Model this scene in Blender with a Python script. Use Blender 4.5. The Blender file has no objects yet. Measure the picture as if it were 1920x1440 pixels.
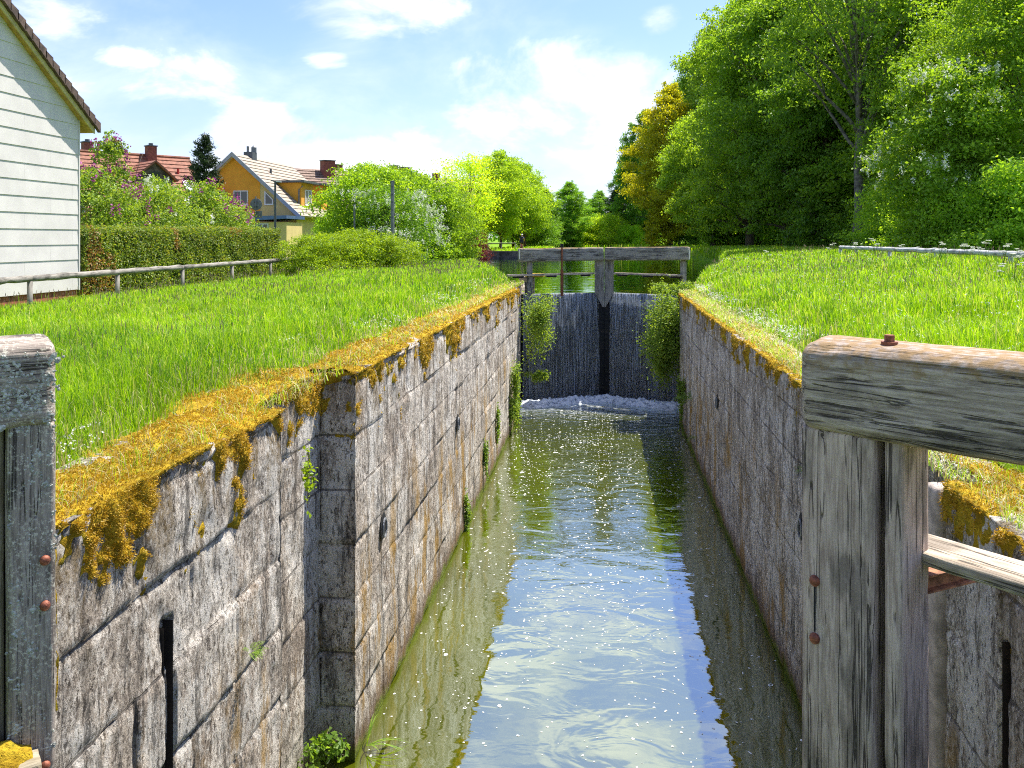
import bpy, math, random
import numpy as np
from mathutils import Vector, Matrix

# ------------------------------------------------------------------ camera, world, sun
scene = bpy.context.scene
COL = scene.collection
YAW = math.radians(6.06)
CS, SN = math.cos(YAW), math.sin(YAW)
CAMZ = 5.2
F = 1600.0
HOR = 447.0
cam_d = bpy.data.cameras.new("camera")
cam = bpy.data.objects.new("camera", cam_d)
COL.objects.link(cam)
cam.location = (0, 0, CAMZ)
cam.rotation_euler = (math.radians(90), 0, YAW)
cam_d.sensor_width = 36
cam_d.lens = 36 * F / 1920
cam_d.shift_y = -(720 - HOR) / 1920
cam_d.clip_end = 6000
cam_d.clip_start = 0.05
scene.camera = cam
scene.view_settings.view_transform = 'Standard'
scene.view_settings.look = 'None'
scene.view_settings.exposure = 1.05
scene.view_settings.gamma = 1
scene.cycles.max_bounces = 8
scene.cycles.diffuse_bounces = 3
scene.cycles.glossy_bounces = 3
scene.cycles.transmission_bounces = 4
scene.cycles.transparent_max_bounces = 12
scene.cycles.caustics_reflective = False
scene.cycles.caustics_refractive = False
scene.cycles.sample_clamp_indirect = 4
scene.cycles.use_denoising = False
scene.cycles.filter_width = 1.1

SUN_AZ, SUN_EL = math.radians(39), math.radians(63)     # azimuth from +Y towards +X
sd = Vector((math.sin(SUN_AZ) * math.cos(SUN_EL), math.cos(SUN_AZ) * math.cos(SUN_EL), math.sin(SUN_EL)))
sl = bpy.data.lights.new("sun", 'SUN')
sl.energy = 5.0
sl.angle = math.radians(0.53)
sl.color = (1.0, 0.95, 0.86)
sun = bpy.data.objects.new("sun", sl)
COL.objects.link(sun)
sun.rotation_euler = sd.to_track_quat('Z', 'Y').to_euler()
sun.location = (30, 20, 60)


class NT:
    """small helper round a node tree"""
    def __init__(s, nt):
        s.nt = nt
        nt.nodes.clear()

    def n(s, t, props=None, **inp):
        nd = s.nt.nodes.new(t)
        for k, v in (props or {}).items():
            setattr(nd, k, v)
        for k, v in inp.items():
            s.set(nd, k, v)
        return nd

    def set(s, nd, k, v):
        sock = nd.inputs[int(k[1:])] if (k[0] == 'i' and k[1:].isdigit()) else nd.inputs[k.replace('_', ' ')]
        if isinstance(v, bpy.types.NodeSocket):
            s.nt.links.new(v, sock)
        elif isinstance(v, bpy.types.Node):
            s.nt.links.new(v.outputs[0], sock)
        else:
            sock.default_value = v

    def math(s, op, a, b=0.0, c=0.0, clamp=False):
        nd = s.n('ShaderNodeMath', {'operation': op, 'use_clamp': clamp})
        for i, v in enumerate((a, b, c)):
            s.set(nd, 'i%d' % i, v)
        return nd.outputs[0]

    def ramp(s, fac, stops, interp='LINEAR'):
        nd = s.n('ShaderNodeValToRGB')
        cr = nd.color_ramp
        cr.interpolation = interp
        while len(cr.elements) < len(stops):
            cr.elements.new(0.5)
        for e, (p, c) in zip(cr.elements, stops):
            e.position = p
            e.color = c if isinstance(c, tuple) and len(c) == 4 else (tuple(c) + (1,) if isinstance(c, tuple) else (c, c, c, 1))
        s.set(nd, 'i0', fac)
        return nd.outputs[0]

    def mix(s, fac, a, b, blend='MIX'):
        nd = s.n('ShaderNodeMix', {'data_type': 'RGBA', 'blend_type': blend})
        s.set(nd, 'i0', fac)
        for k, v in ((6, a), (7, b)):
            if isinstance(v, tuple) and len(v) == 3:
                v = v + (1,)
            s.set(nd, 'i%d' % k, v)
        return nd.outputs[2]

    def noise(s, vec, scale, detail=4, rough=0.55, dist=0.0):
        nd = s.n('ShaderNodeTexNoise', None, Scale=scale, Detail=float(detail), Roughness=rough, Distortion=dist)
        s.set(nd, 'Vector', vec)
        return nd.outputs[0]

    def map(s, vec, scale=(1, 1, 1), loc=(0, 0, 0), rot=(0, 0, 0)):
        nd = s.n('ShaderNodeMapping', None, Location=loc, Rotation=rot, Scale=scale)
        s.set(nd, 'Vector', vec)
        return nd.outputs[0]

    def sstep(s, v, a, b):
        nd = s.n('ShaderNodeMapRange', {'interpolation_type': 'SMOOTHSTEP'})
        s.set(nd, 'i0', v)
        s.set(nd, 'i1', a)
        s.set(nd, 'i2', b)
        return nd.outputs[0]


def PX(px, py, D):
    """world point seen at photo pixel (px, py) at depth D"""
    u = (px - 960) / F
    v = (HOR - py) / F
    return Vector((D * (u * CS - SN), D * (CS + u * SN), CAMZ + D * v))


def PXY(px, D):
    p = PX(px, HOR, D)
    return p.x, p.y


# world: Nishita sky with procedural clouds laid out by direction
world = bpy.data.worlds.new("World")
scene.world = world
world.use_nodes = True
w = NT(world.node_tree)
sky = w.n('ShaderNodeTexSky', {'sky_type': 'NISHITA', 'sun_disc': False, 'sun_elevation': SUN_EL,
                              'sun_rotation': SUN_AZ, 'air_density': 1.0, 'dust_density': 1.2, 'ozone_density': 1.6})
tc = w.n('ShaderNodeTexCoord')
sep = w.n('ShaderNodeSeparateXYZ', None, Vector=tc.outputs['Generated'])
az = w.math('ARCTAN2', sep.outputs[0], sep.outputs[1])
el = w.math('ARCSINE', sep.outputs[2])
wv = w.n('ShaderNodeCombineXYZ', None, X=az, Y=w.math('MULTIPLY', el, 1.7), Z=0.0)
nz = w.noise(wv, 5.2, 9, 0.6, 0.35)
nz2 = w.noise(w.map(wv, loc=(3.1, 1.7, 0)), 2.3, 5, 0.5)
nzc = w.math('SUBTRACT', nz, 0.5)
blobs = []
for (px, py, rx, ry) in ((1060, 150, 150, 62), (1180, 175, 150, 70), (900, 150, 70, 55), (930, 210, 190, 60),
                         (330, 200, 120, 42), (450, 235, 140, 40), (240, 110, 50, 18), (700, 25, 170, 50),
                         (60, 30, 110, 45), (750, 155, 40, 14), (620, 115, 50, 18), (1100, 260, 260, 60),
                         (560, 300, 330, 45), (1240, 40, 40, 30), (1290, 240, 90, 60), (800, 250, 60, 24),
                         (1040, -360, 210, 40), (1260, -300, 190, 36), (960, -470, 200, 46), (1230, -520, 260, 50), (1080, -240, 120, 26)):
    u, v = (px - 960) / F, (HOR - py) / F
    a0 = math.atan2(u, 1) - YAW
    e0 = math.atan2(v, math.hypot(u, 1))
    ra, re = rx / F * 1.15, ry / F * 1.15
    dx = w.math('MULTIPLY', w.math('SUBTRACT', az, a0), 1 / ra)
    dy = w.math('MULTIPLY', w.math('SUBTRACT', el, e0), 1 / re)
    q = w.math('ADD', w.math('MULTIPLY', dx, dx), w.math('MULTIPLY', dy, dy))
    blobs.append(w.math('SUBTRACT', 1.0, w.math('SQRT', q)))
m = blobs[0]
for b in blobs[1:]:
    m = w.math('SMOOTH_MAX', m, b, 0.25)
m = w.math('MAXIMUM', m, w.math('MULTIPLY', w.math('SUBTRACT', nz2, 0.56), 5.0))
m = w.math('ADD', w.math('MINIMUM', w.math('MAXIMUM', m, -1.4), 0.55), w.math('MULTIPLY', nzc, 4.2))
cl = w.sstep(m, -0.15, 1.05)
veil = w.math('MULTIPLY', w.sstep(w.math('ADD', w.math('MULTIPLY', nz2, 1.0), w.math('MULTIPLY', nzc, 0.5)), 0.40, 0.72), 0.36)
low = w.math('SUBTRACT', 1.0, w.sstep(el, 0.0, 0.26))
veil = w.math('MULTIPLY', veil, w.math('SUBTRACT', 1.0, w.math('MULTIPLY', w.sstep(el, 0.22, 0.42), 0.75)))
veil = w.math('ADD', veil, w.math('MULTIPLY', low, 0.30), clamp=True)
cm = w.math('MAXIMUM', cl, veil)
skyc = w.mix(1.0, sky.outputs[0], (0.70, 0.76, 1.0), 'MULTIPLY')
cloudc = w.mix(w.sstep(nz, 0.35, 0.62), (3.9, 4.3, 5.0), (5.9, 6.0, 6.2))
fin = w.mix(w.math('MULTIPLY', cm, 0.96), skyc, cloudc)
bg = w.n('ShaderNodeBackground', None, Color=fin, Strength=0.12)
out = w.n('ShaderNodeOutputWorld', None, Surface=bg)


# ------------------------------------------------------------------ numpy helpers
def vnoise(x, y, z=0.0, seed=0):
    """value noise, vectorised, about -1..1"""
    x = np.asarray(x, float); y = np.asarray(y, float); z = np.zeros_like(x) + z
    xi, yi, zi = np.floor(x), np.floor(y), np.floor(z)
    fx, fy, fz = x - xi, y - yi, z - zi
    fx, fy, fz = fx * fx * (3 - 2 * fx), fy * fy * (3 - 2 * fy), fz * fz * (3 - 2 * fz)

    def h(a, b, c):
        n = (a.astype(np.int64) * 73856093) ^ (b.astype(np.int64) * 19349663) ^ (c.astype(np.int64) * 83492791) ^ (seed * 2654435761)
        n = (n ^ (n >> 13)) * 1274126177
        n = n & 0xffffffff
        n = (n ^ (n >> 16)) * 0x45d9f3b & 0xffffffff
        return (n ^ (n >> 15)) / 4294967295.0 * 2 - 1
    r = 0
    for dx in (0, 1):
        for dy in (0, 1):
            for dz in (0, 1):
                wgt = (fx if dx else 1 - fx) * (fy if dy else 1 - fy) * (fz if dz else 1 - fz)
                r = r + wgt * h(xi + dx, yi + dy, zi + dz)
    return r


def fbm(x, y, z=0.0, oct=4, seed=0):
    r, a, f, t = 0, 1.0, 1.0, 0
    for k in range(oct):
        r = r + a * vnoise(np.asarray(x) * f, np.asarray(y) * f, np.asarray(z) * f, seed + k * 17)
        t += a
        a *= 0.5
        f *= 2.03
    return r / t


def nrm(v):
    return v / np.maximum(np.linalg.norm(v, axis=-1, keepdims=True), 1e-9)


def mesh_np(name, V, faces, mats, smooth=False, midx=None):
    """faces: list of int arrays (n,k)"""
    me = bpy.data.meshes.new(name)
    V = np.asarray(V, np.float32)
    faces = [np.asarray(f, np.int32) for f in faces if len(f)]
    me.vertices.add(len(V))
    me.vertices.foreach_set('co', V.ravel())
    nl = sum(f.size for f in faces)
    me.loops.add(nl)
    me.loops.foreach_set('vertex_index', np.concatenate([f.ravel() for f in faces]))
    tot = np.concatenate([np.full(len(f), f.shape[1], np.int32) for f in faces])
    start = np.concatenate([[0], np.cumsum(tot)[:-1]]).astype(np.int32)
    me.polygons.add(len(tot))
    me.polygons.foreach_set('loop_start', start)
    me.polygons.foreach_set('loop_total', tot)
    if midx is not None:
        me.polygons.foreach_set('material_index', np.asarray(midx, np.int32))
    me.polygons.foreach_set('use_smooth', np.full(len(tot), smooth, bool))
    for mm in (mats if isinstance(mats, (list, tuple)) else [mats]):
        me.materials.append(mm)
    me.update(calc_edges=True)
    me.validate()
    return me


def obj(name, me, parent=None, loc=(0, 0, 0), rz=0.0, scale=None):
    o = bpy.data.objects.new(name, me)
    COL.objects.link(o)
    o.location = loc
    o.rotation_euler = (0, 0, rz)
    if scale is not None:
        o.scale = (scale, scale, scale) if isinstance(scale, (int, float)) else scale
    if parent is not None:
        o.parent = parent
    return o


def tag(o, label=None, cat=None, group=None, kind=None):
    if label: o['label'] = label
    if cat: o['category'] = cat
    if group: o['group'] = group
    if kind: o['kind'] = kind
    return o


def empty(name, loc, rz=0.0, scale=None, **kw):
    o = obj(name, None, None, loc, rz, scale)
    o.empty_display_size = 0.2
    return tag(o, **kw)


def copy_tree(root, loc, rz, scale=1.0, label=None, group=None, color=None):
    r = root.copy(); COL.objects.link(r)
    r.location = loc; r.rotation_euler = (0, 0, rz)
    r.scale = (scale, scale, scale) if isinstance(scale, (int, float)) else scale
    if label: r['label'] = label
    if group: r['group'] = group
    for ch in list(root.children):
        c = ch.copy(); COL.objects.link(c); c.parent = r
        if color: c.color = color
        for g in list(ch.children):
            d = g.copy(); COL.objects.link(d); d.parent = c
    return r


class MB:
    def __init__(s):
        s.v, s.f = [], []

    def add(s, vs, fs):
        o = len(s.v)
        s.v += [tuple(v) for v in vs]
        s.f += [tuple(i + o for i in f) for f in fs]
        return s

    def box(s, x0, x1, y0, y1, z0, z1, M=None):
        vs = [Vector((x, y, z)) for x in (x0, x1) for y in (y0, y1) for z in (z0, z1)]
        if M is not None: vs = [M @ v for v in vs]
        return s.add(vs, [(0, 1, 3, 2), (4, 6, 7, 5), (0, 4, 5, 1), (2, 3, 7, 6), (0, 2, 6, 4), (1, 5, 7, 3)])

    def bar(s, a, b, w, h, up=(0, 0, 1)):
        a, b = Vector(a), Vector(b)
        d = (b - a); L = d.length; d.normalize()
        r = d.cross(Vector(up)).normalized(); u = r.cross(d).normalized()
        M = Matrix(((r.x, d.x, u.x, a.x), (r.y, d.y, u.y, a.y), (r.z, d.z, u.z, a.z), (0, 0, 0, 1)))
        return s.box(-w / 2, w / 2, 0, L, -h / 2, h / 2, M)

    def tube(s, pts, rad, n=8, cap=True):
        pts = [Vector(p) for p in pts]
        if not isinstance(rad, (list, tuple)): rad = [rad] * len(pts)
        rings = []
        for i, p in enumerate(pts):
            d = (pts[min(i + 1, len(pts) - 1)] - pts[max(i - 1, 0)]).normalized()
            a = Vector((0, 0, 1)) if abs(d.z) < 0.9 else Vector((1, 0, 0))
            r = d.cross(a).normalized(); u = r.cross(d)
            rings.append([p + (r * math.cos(2 * math.pi * k / n) + u * math.sin(2 * math.pi * k / n)) * rad[i] for k in range(n)])
        vs = [v for r in rings for v in r]
        fs = []
        for i in range(len(pts) - 1):
            for k in range(n):
                fs.append((i * n + k, i * n + (k + 1) % n, (i + 1) * n + (k + 1) % n, (i + 1) * n + k))
        if cap:
            fs.append(tuple(range(n - 1, -1, -1)))
            fs.append(tuple((len(pts) - 1) * n + k for k in range(n)))
        return s.add(vs, fs)

    def prism(s, poly, off):
        """polygon (3-D points) extruded by vector off"""
        off = Vector(off); n = len(poly)
        vs = [Vector(p) for p in poly] + [Vector(p) + off for p in poly]
        fs = [tuple(range(n)), tuple(range(2 * n - 1, n - 1, -1))]
        fs += [(i, i + n, (i + 1) % n + n, (i + 1) % n) for i in range(n)]
        return s.add(vs, fs)

    def mesh(s, name, m, smooth=False):
        me = bpy.data.meshes.new(name)
        me.from_pydata([tuple(v) for v in s.v], [], s.f)
        if m is not None: me.materials.append(m)
        if smooth:
            me.polygons.foreach_set('use_smooth', [True] * len(me.polygons))
        me.update()
        import bmesh
        b = bmesh.new(); b.from_mesh(me)
        bmesh.ops.recalc_face_normals(b, faces=b.faces)
        b.to_mesh(me); b.free()
        return me

    def build(s, name, m, parent=None, smooth=False, **kw):
        return obj(name, s.mesh(name, m, smooth), parent, **kw)


def grid_faces(nu, nv, off=0):
    i = np.arange(nu - 1)[:, None] * nv + np.arange(nv - 1)[None, :]
    return (np.stack([i, i + nv, i + nv + 1, i + 1], -1).reshape(-1, 4) + off)


def rounded_block(sx, sy, sz, r, res, amp, seed, crown=0.0):
    """weathered timber: x along the grain 0..sx, y 0..sy, z 0..sz"""
    V, Fc, off = [], [], 0
    S = np.array([sx, sy, sz])
    for ax in range(3):
        a, b = [(1, 2), (2, 0), (0, 1)][ax]
        na, nb = max(2, int(S[a] / res) + 1), max(2, int(S[b] / res) + 1)
        ga, gb = np.meshgrid(np.linspace(0, S[a], na), np.linspace(0, S[b], nb), indexing='ij')
        for side in (0, 1):
            P = np.zeros(ga.shape + (3,))
            P[..., a], P[..., b], P[..., ax] = ga, gb, S[ax] * side
            P = P.reshape(-1, 3)
            fc = grid_faces(na, nb, off)
            if side == 0: fc = fc[:, ::-1]
            V.append(P); Fc.append(fc); off += len(P)
    P = np.concatenate(V)
    q = np.clip(P, r, S - r)
    n = nrm(P - q)
    P = q + n * r
    g = fbm(P[:, 0] * 3, P[:, 1] * 28, P[:, 2] * 28, 3, seed)
    g2 = fbm(P[:, 0] * 1.5, P[:, 1] * 5, P[:, 2] * 5, 3, seed + 5)
    cr = 1 - np.abs(vnoise(P[:, 0] * 1.3, P[:, 1] * 17, P[:, 2] * 17, seed + 9))
    d = g * 0.35 * amp + g2 * amp - np.clip(cr - 0.93, 0, 1) * 14 * amp * 1.2
    P = P + n * d[:, None]
    if crown:
        t = (P[:, 1] / sy - 0.5) * 2
        P[:, 2] += np.where(P[:, 2] > sz * 0.5, (1 - t * t) * crown, 0)
    import bmesh
    return P, np.concatenate(Fc)


def timber(name, m, parent, sx, sy, sz, M, r=0.02, res=0.02, amp=0.004, seed=1, crown=0.0):
    P, Fc = rounded_block(sx, sy, sz, r, res, amp, seed, crown)
    me = mesh_np(name, P, [Fc], m, True)
    import bmesh
    b = bmesh.new(); b.from_mesh(me)
    bmesh.ops.remove_doubles(b, verts=b.verts, dist=0.0015)
    bmesh.ops.recalc_face_normals(b, faces=b.faces)
    b.to_mesh(me); b.free()
    o = obj(name, me, parent)
    if parent is not None:
        o.matrix_local = M
    else:
        o.matrix_world = M
    return o


def frame(o, x, z=(0, 0, 1)):
    """matrix with origin o, local x axis along x"""
    x = Vector(x).normalized(); z = Vector(z)
    y = z.cross(x).normalized(); z = x.cross(y)
    return Matrix(((x.x, y.x, z.x, o[0]), (x.y, y.y, z.y, o[1]), (x.z, y.z, z.z, o[2]), (0, 0, 0, 1)))


# ------------------------------------------------------------------ materials
def new_mat(name):
    m = bpy.data.materials.new(name)
    m.use_nodes = True
    return m, NT(m.node_tree)


def finish(t, shader):
    t.n('ShaderNodeOutputMaterial', None, Surface=shader)


def plain(name, col, rough=0.7, metal=0.0, var=0.12, nscale=6.0, bump=0.0, bscale=60.0, spec=0.5):
    m, t = new_mat(name)
    co = t.n('ShaderNodeTexCoord').outputs['Object']
    nn = t.noise(co, nscale, 6, 0.6)
    c2 = tuple(max(0, c * (1 - var * 2)) for c in col)
    c3 = tuple(min(1, c * (1 + var)) for c in col)
    c = t.mix(t.sstep(nn, 0.3, 0.7), c2, c3)
    p = t.n('ShaderNodeBsdfPrincipled', None, Base_Color=c, Roughness=rough, Metallic=metal)
    p.inputs['Specular IOR Level'].default_value = spec
    if bump:
        bn = t.n('ShaderNodeBump', None, Strength=bump, Distance=0.01, Height=t.noise(co, bscale, 4))
        t.set(p, 'Normal', bn)
    finish(t, p)
    return m


def leaf_mat(name, c1, c2, trans=0.4, tc=None, rough=0.5, objcol=False, third=None, hue=0.0):
    m, t = new_mat(name)
    g = t.n('ShaderNodeNewGeometry')
    rnd = g.outputs['Random Per Island']
    c = t.ramp(rnd, [(0.0, c1), (1.0, c2)] if third is None else [(0.0, c1), (0.8, c2), (0.93, third)])
    co = t.n('ShaderNodeTexCoord').outputs['Object']
    nn = t.noise(co, 0.9, 3)
    c = t.mix(1.0, c, t.ramp(nn, [(0.3, (0.7, 0.74, 0.68)), (0.7, (1.25, 1.2, 1.15))]), 'MULTIPLY')
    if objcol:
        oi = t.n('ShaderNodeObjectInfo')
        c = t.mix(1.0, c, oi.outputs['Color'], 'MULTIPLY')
    p = t.n('ShaderNodeBsdfPrincipled', None, Base_Color=c, Roughness=rough)
    p.inputs['Specular IOR Level'].default_value = 0.35
    ct = t.mix(1.0, c, tc or (1.5, 1.35, 0.45), 'MULTIPLY')
    tr = t.n('ShaderNodeBsdfTranslucent', None, Color=ct)
    mx = t.n('ShaderNodeMixShader', None, i0=trans, i1=p, i2=tr)
    finish(t, mx)
    return m


def stone_mat(name, axis='Y', top=3.85, tone=1.0, warm=1.0, ochre=0.5):
    """old lock masonry: sandstone blocks, lime crust, dark streaks, lichens, algae at the water"""
    m, t = new_mat(name)
    co = t.n('ShaderNodeTexCoord').outputs['Object']
    sp = t.n('ShaderNodeSeparateXYZ', None, Vector=co)
    s = t.math('ADD', sp.outputs[1], t.math('MULTIPLY', sp.outputs[0], 0.7))
    z = sp.outputs[2]
    bv = t.n('ShaderNodeCombineXYZ', None, X=sp.outputs[1], Y=z, Z=0.0)
    br = t.n('ShaderNodeTexBrick', {'offset': 0.5, 'squash': 1.0}, Scale=1.0, Mortar_Size=0.012, Mortar_Smooth=0.3,
             Bias=0.0, Brick_Width=1.25, Row_Height=0.54, Color1=(0, 0, 0, 1), Color2=(1, 1, 1, 1), Mortar=(0.5, 0.5, 0.5, 1))
    t.set(br, 'Vector', bv)
    mort = t.math('MULTIPLY', br.outputs['Fac'], t.sstep(t.noise(co, 1.9, 3), 0.36, 0.55))
    st = t.map(co, scale=(1, 1, 0.5))                     # vertically drawn out
    big = t.noise(co, 0.8, 5)
    med = t.noise(st, 3.5, 6, 0.65)
    fine = t.noise(t.map(co, scale=(1, 1, 0.62)), 26, 7, 0.82)
    finer = t.noise(t.map(co, scale=(1, 1, 0.7)), 50, 5, 0.8, 0.3)
    base = t.mix(br.outputs['Color'], (0.40 * warm, 0.335, 0.265), (0.64 * warm, 0.565, 0.46))
    base = t.mix(t.sstep(big, 0.4, 0.65), base, (0.54, 0.485, 0.41))
    base = t.mix(t.math('MULTIPLY', t.sstep(finer, 0.49, 0.545), 0.68), base, (0.11, 0.08, 0.06))
    # lime and pale lichen crust
    lm = t.math('ADD', t.math('MULTIPLY', t.math('SUBTRACT', med, 0.5), 0.9), t.math('MULTIPLY', t.math('SUBTRACT', fine, 0.5), 1.3))
    lime = t.sstep(t.math('ADD', lm, 0.5), 0.52, 0.575)
    base = t.mix(t.math('MULTIPLY', lime, 0.85), base, (0.78 * tone, 0.71 * tone, 0.61 * tone))
    blot = t.math('MULTIPLY', t.sstep(t.noise(t.map(co, scale=(1, 1, 0.5), loc=(4, 4, 4)), 1.9, 6, 0.75), 0.505, 0.58), t.sstep(finer, 0.36, 0.5))
    base = t.mix(t.math('MULTIPLY', blot, 0.75), base, (0.84, 0.80, 0.72))
    # black streaks and pits
    dk = t.noise(t.map(co, scale=(1, 1, 0.16), loc=(5, 3, 1)), 6.0, 6, 0.7)
    drk = t.math('MULTIPLY', t.sstep(dk, 0.53, 0.62), t.sstep(fine, 0.38, 0.52))
    base = t.mix(t.math('MULTIPLY', drk, 0.8), base, (0.055, 0.05, 0.045))
    pit = t.sstep(t.noise(t.map(co, scale=(1, 1, 0.5), loc=(1, 9, 4)), 30, 5, 0.75), 0.57, 0.61)
    base = t.mix(t.math('MULTIPLY', pit, 0.8), base, (0.05, 0.04, 0.035))
    # joints
    base = t.mix(t.math('MULTIPLY', mort, 0.75), base, (0.12, 0.105, 0.095))
    # ochre lichen on the lower courses
    oc = t.math('MULTIPLY', t.sstep(t.noise(t.map(co, scale=(1, 1, 0.3), loc=(9, 2, 7)), 2.0, 7, 0.7), 0.50, 0.62),
                t.math('SUBTRACT', 1.0, t.sstep(z, top * 0.35, top * 0.8)))
    base = t.mix(t.math('MULTIPLY', oc, ochre), base, (0.42, 0.235, 0.03))
    # algae band by the water
    wob = t.math('ADD', z, t.math('MULTIPLY', t.math('SUBTRACT', med, 0.5), -0.5))
    rust = t.math('MULTIPLY', t.math('SUBTRACT', 1.0, t.sstep(wob, 0.08, 0.42)), 0.75)
    base = t.mix(rust, base, (0.15, 0.075, 0.025))
    alg = t.math('SUBTRACT', 1.0, t.sstep(wob, 0.02, 0.17))
    base = t.mix(alg, base, (0.16, 0.20, 0.02))
    # moss stain at the top
    mo = t.math('MULTIPLY', t.sstep(z, top - 1.0, top - 0.05), t.sstep(t.noise(t.map(co, scale=(1, 1, 0.4)), 4.0, 6, 0.7), 0.44, 0.56))
    mo = t.math('MULTIPLY', mo, t.sstep(fine, 0.40, 0.56))
    base = t.mix(t.math('MULTIPLY', mo, 0.85), base, (0.17, 0.10, 0.012))
    p = t.n('ShaderNodeBsdfPrincipled', None, Base_Color=base, Roughness=0.92)
    p.inputs['Specular IOR Level'].default_value = 0.2
    h = t.math('ADD', t.math('MULTIPLY', fine, 1.0), t.math('MULTIPLY', finer, 0.45))
    h = t.math('SUBTRACT', h, t.math('MULTIPLY', mort, 0.7))
    h = t.math('SUBTRACT', h, t.math('MULTIPLY', pit, 0.5))
    h = t.math('ADD', h, t.math('MULTIPLY', med, 0.8))
    bn = t.n('ShaderNodeBump', None, Strength=1.0, Distance=0.035, Height=h)
    t.set(p, 'Normal', bn)
    finish(t, p)
    return m


def wood_mat(name, c1, c2, dark=(0.045, 0.04, 0.035), lichen=0.0, moss=0.0, gscale=1.0, bump=0.9, mosscol=(0.22, 0.16, 0.03), ztop=None):
    """grey weathered timber, grain along local x"""
    m, t = new_mat(name)
    co = t.n('ShaderNodeTexCoord').outputs['Object']
    g = t.map(co, scale=(1.6 * gscale, 26 * gscale, 26 * gscale))
    warp = t.noise(t.map(co, scale=(2, 5, 5)), 1.2, 3)
    gr = t.noise(g, 2.2, 8, 0.7, 0.6)
    gr2 = t.noise(t.map(co, scale=(0.22, 9, 9)), 2.6, 4, 0.5, 0.35)
    c = t.mix(t.sstep(gr, 0.33, 0.66), c1, c2)
    c = t.mix(t.math('MULTIPLY', t.sstep(warp, 0.5, 0.66), 0.55), c, dark)
    crack = t.math('SUBTRACT', 1.0, t.sstep(t.math('ABSOLUTE', t.math('SUBTRACT', gr2, 0.5)), 0.004, 0.02))
    crack = t.math('MULTIPLY', crack, t.sstep(warp, 0.42, 0.5))
    c = t.mix(t.math('MULTIPLY', crack, 0.8), c, (0.015, 0.012, 0.01))
    bl = t.noise(co, 9, 5, 0.7)
    if lichen:
        lc = t.math('MULTIPLY', t.sstep(t.noise(co, 62, 5, 0.7), 0.52, 0.57), t.sstep(bl, 0.40, 0.56))
        c = t.mix(t.math('MULTIPLY', lc, lichen), c, (0.62, 0.57, 0.45))
    if moss:
        sp = t.n('ShaderNodeSeparateXYZ', None, Vector=co)
        nn = t.n('ShaderNodeNewGeometry').outputs['Normal']
        up = t.n('ShaderNodeSeparateXYZ', None, Vector=nn).outputs[2]
        if ztop is None:
            mf = t.math('MULTIPLY', t.sstep(up, 0.25, 0.8), t.sstep(bl, 0.38, 0.58))
        else:
            mf = t.math('MULTIPLY', t.sstep(t.math('ADD', sp.outputs[2], t.math('MULTIPLY', t.math('SUBTRACT', bl, 0.5), 0.3)), ztop - 0.10, ztop - 0.01), t.sstep(t.noise(co, 22, 4), 0.34, 0.6))
        c = t.mix(t.math('MULTIPLY', mf, moss), c, mosscol)
    p = t.n('ShaderNodeBsdfPrincipled', None, Base_Color=c, Roughness=0.88)
    p.inputs['Specular IOR Level'].default_value = 0.25
    h = t.math('ADD', gr, t.math('MULTIPLY', crack, -1.2))
    h = t.math('ADD', h, t.math('MULTIPLY', bl, 0.5))
    bn = t.n('ShaderNodeBump', None, Strength=bump, Distance=0.012, Height=h)
    t.set(p, 'Normal', bn)
    finish(t, p)
    return m


M = {}
M['stone_l'] = stone_mat('lock_stone_left', top=3.85, tone=1.15, warm=1.02, ochre=0.8)
M['stone_r'] = stone_mat('lock_stone_right', top=3.6, tone=1.22, warm=1.0, ochre=0.8)
M['beam'] = wood_mat('beam_wood', (0.20, 0.15, 0.115), (0.58, 0.475, 0.395), lichen=0.15, moss=0.85, mosscol=(0.30, 0.19, 0.08), ztop=0.37)
M['post'] = wood_mat('post_wood', (0.37, 0.265, 0.215), (0.70, 0.545, 0.46), lichen=0.12)
M['post_l'] = wood_mat('lichen_wood', (0.20, 0.16, 0.13), (0.46, 0.39, 0.32), lichen=0.95)
M['plank'] = wood_mat('bleached_plank', (0.36, 0.28, 0.20), (0.62, 0.53, 0.42), gscale=0.9)
M['post_b'] = wood_mat('brown_wood', (0.20, 0.16, 0.10), (0.40, 0.35, 0.25))
M['gatewood'] = wood_mat('far_gate_wood', (0.15, 0.14, 0.13), (0.34, 0.32, 0.29), lichen=0.5, moss=0.6, mosscol=(0.45, 0.26, 0.04))
M['rail'] = wood_mat('rail_log', (0.17, 0.155, 0.13), (0.36, 0.33, 0.29), bump=0.5)
M['rail2'] = wood_mat('pale_rail_log', (0.38, 0.38, 0.37), (0.62, 0.62, 0.62), bump=0.5)
M['wet_shade'] = wood_mat('wet_boards_shade', (0.008, 0.009, 0.01), (0.03, 0.032, 0.034), bump=0.6)  # wet gate boards; also the painted shade of post groove and niches
M['rust'] = plain('rusty_iron', (0.23, 0.075, 0.035), 0.8, 0.2, 0.3, 30, 0.5, 90)
M['rustl'] = plain('light_rust', (0.40, 0.17, 0.08), 0.8, 0.1, 0.3, 20, 0.5, 60)
M['bolt'] = plain('bolt_rust', (0.27, 0.085, 0.045), 0.6, 0.3, 0.25, 60, 0.3, 160)
M['bark'] = plain('bark', (0.12, 0.095, 0.07), 0.95, 0, 0.35, 4, 0.9, 18)
M['bark_g'] = plain('grey_bark', (0.17, 0.15, 0.12), 0.95, 0, 0.35, 4, 0.9, 18)
M['twig'] = plain('twig', (0.16, 0.12, 0.09), 0.95, 0, 0.3, 4)
M['siding'] = plain('white_siding', (0.61, 0.575, 0.55), 0.75, 0, 0.05, 1.2, 0.15, 50)
M['soffit'] = plain('soffit_wood', (0.50, 0.30, 0.08), 0.7, 0, 0.15, 5)
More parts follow.
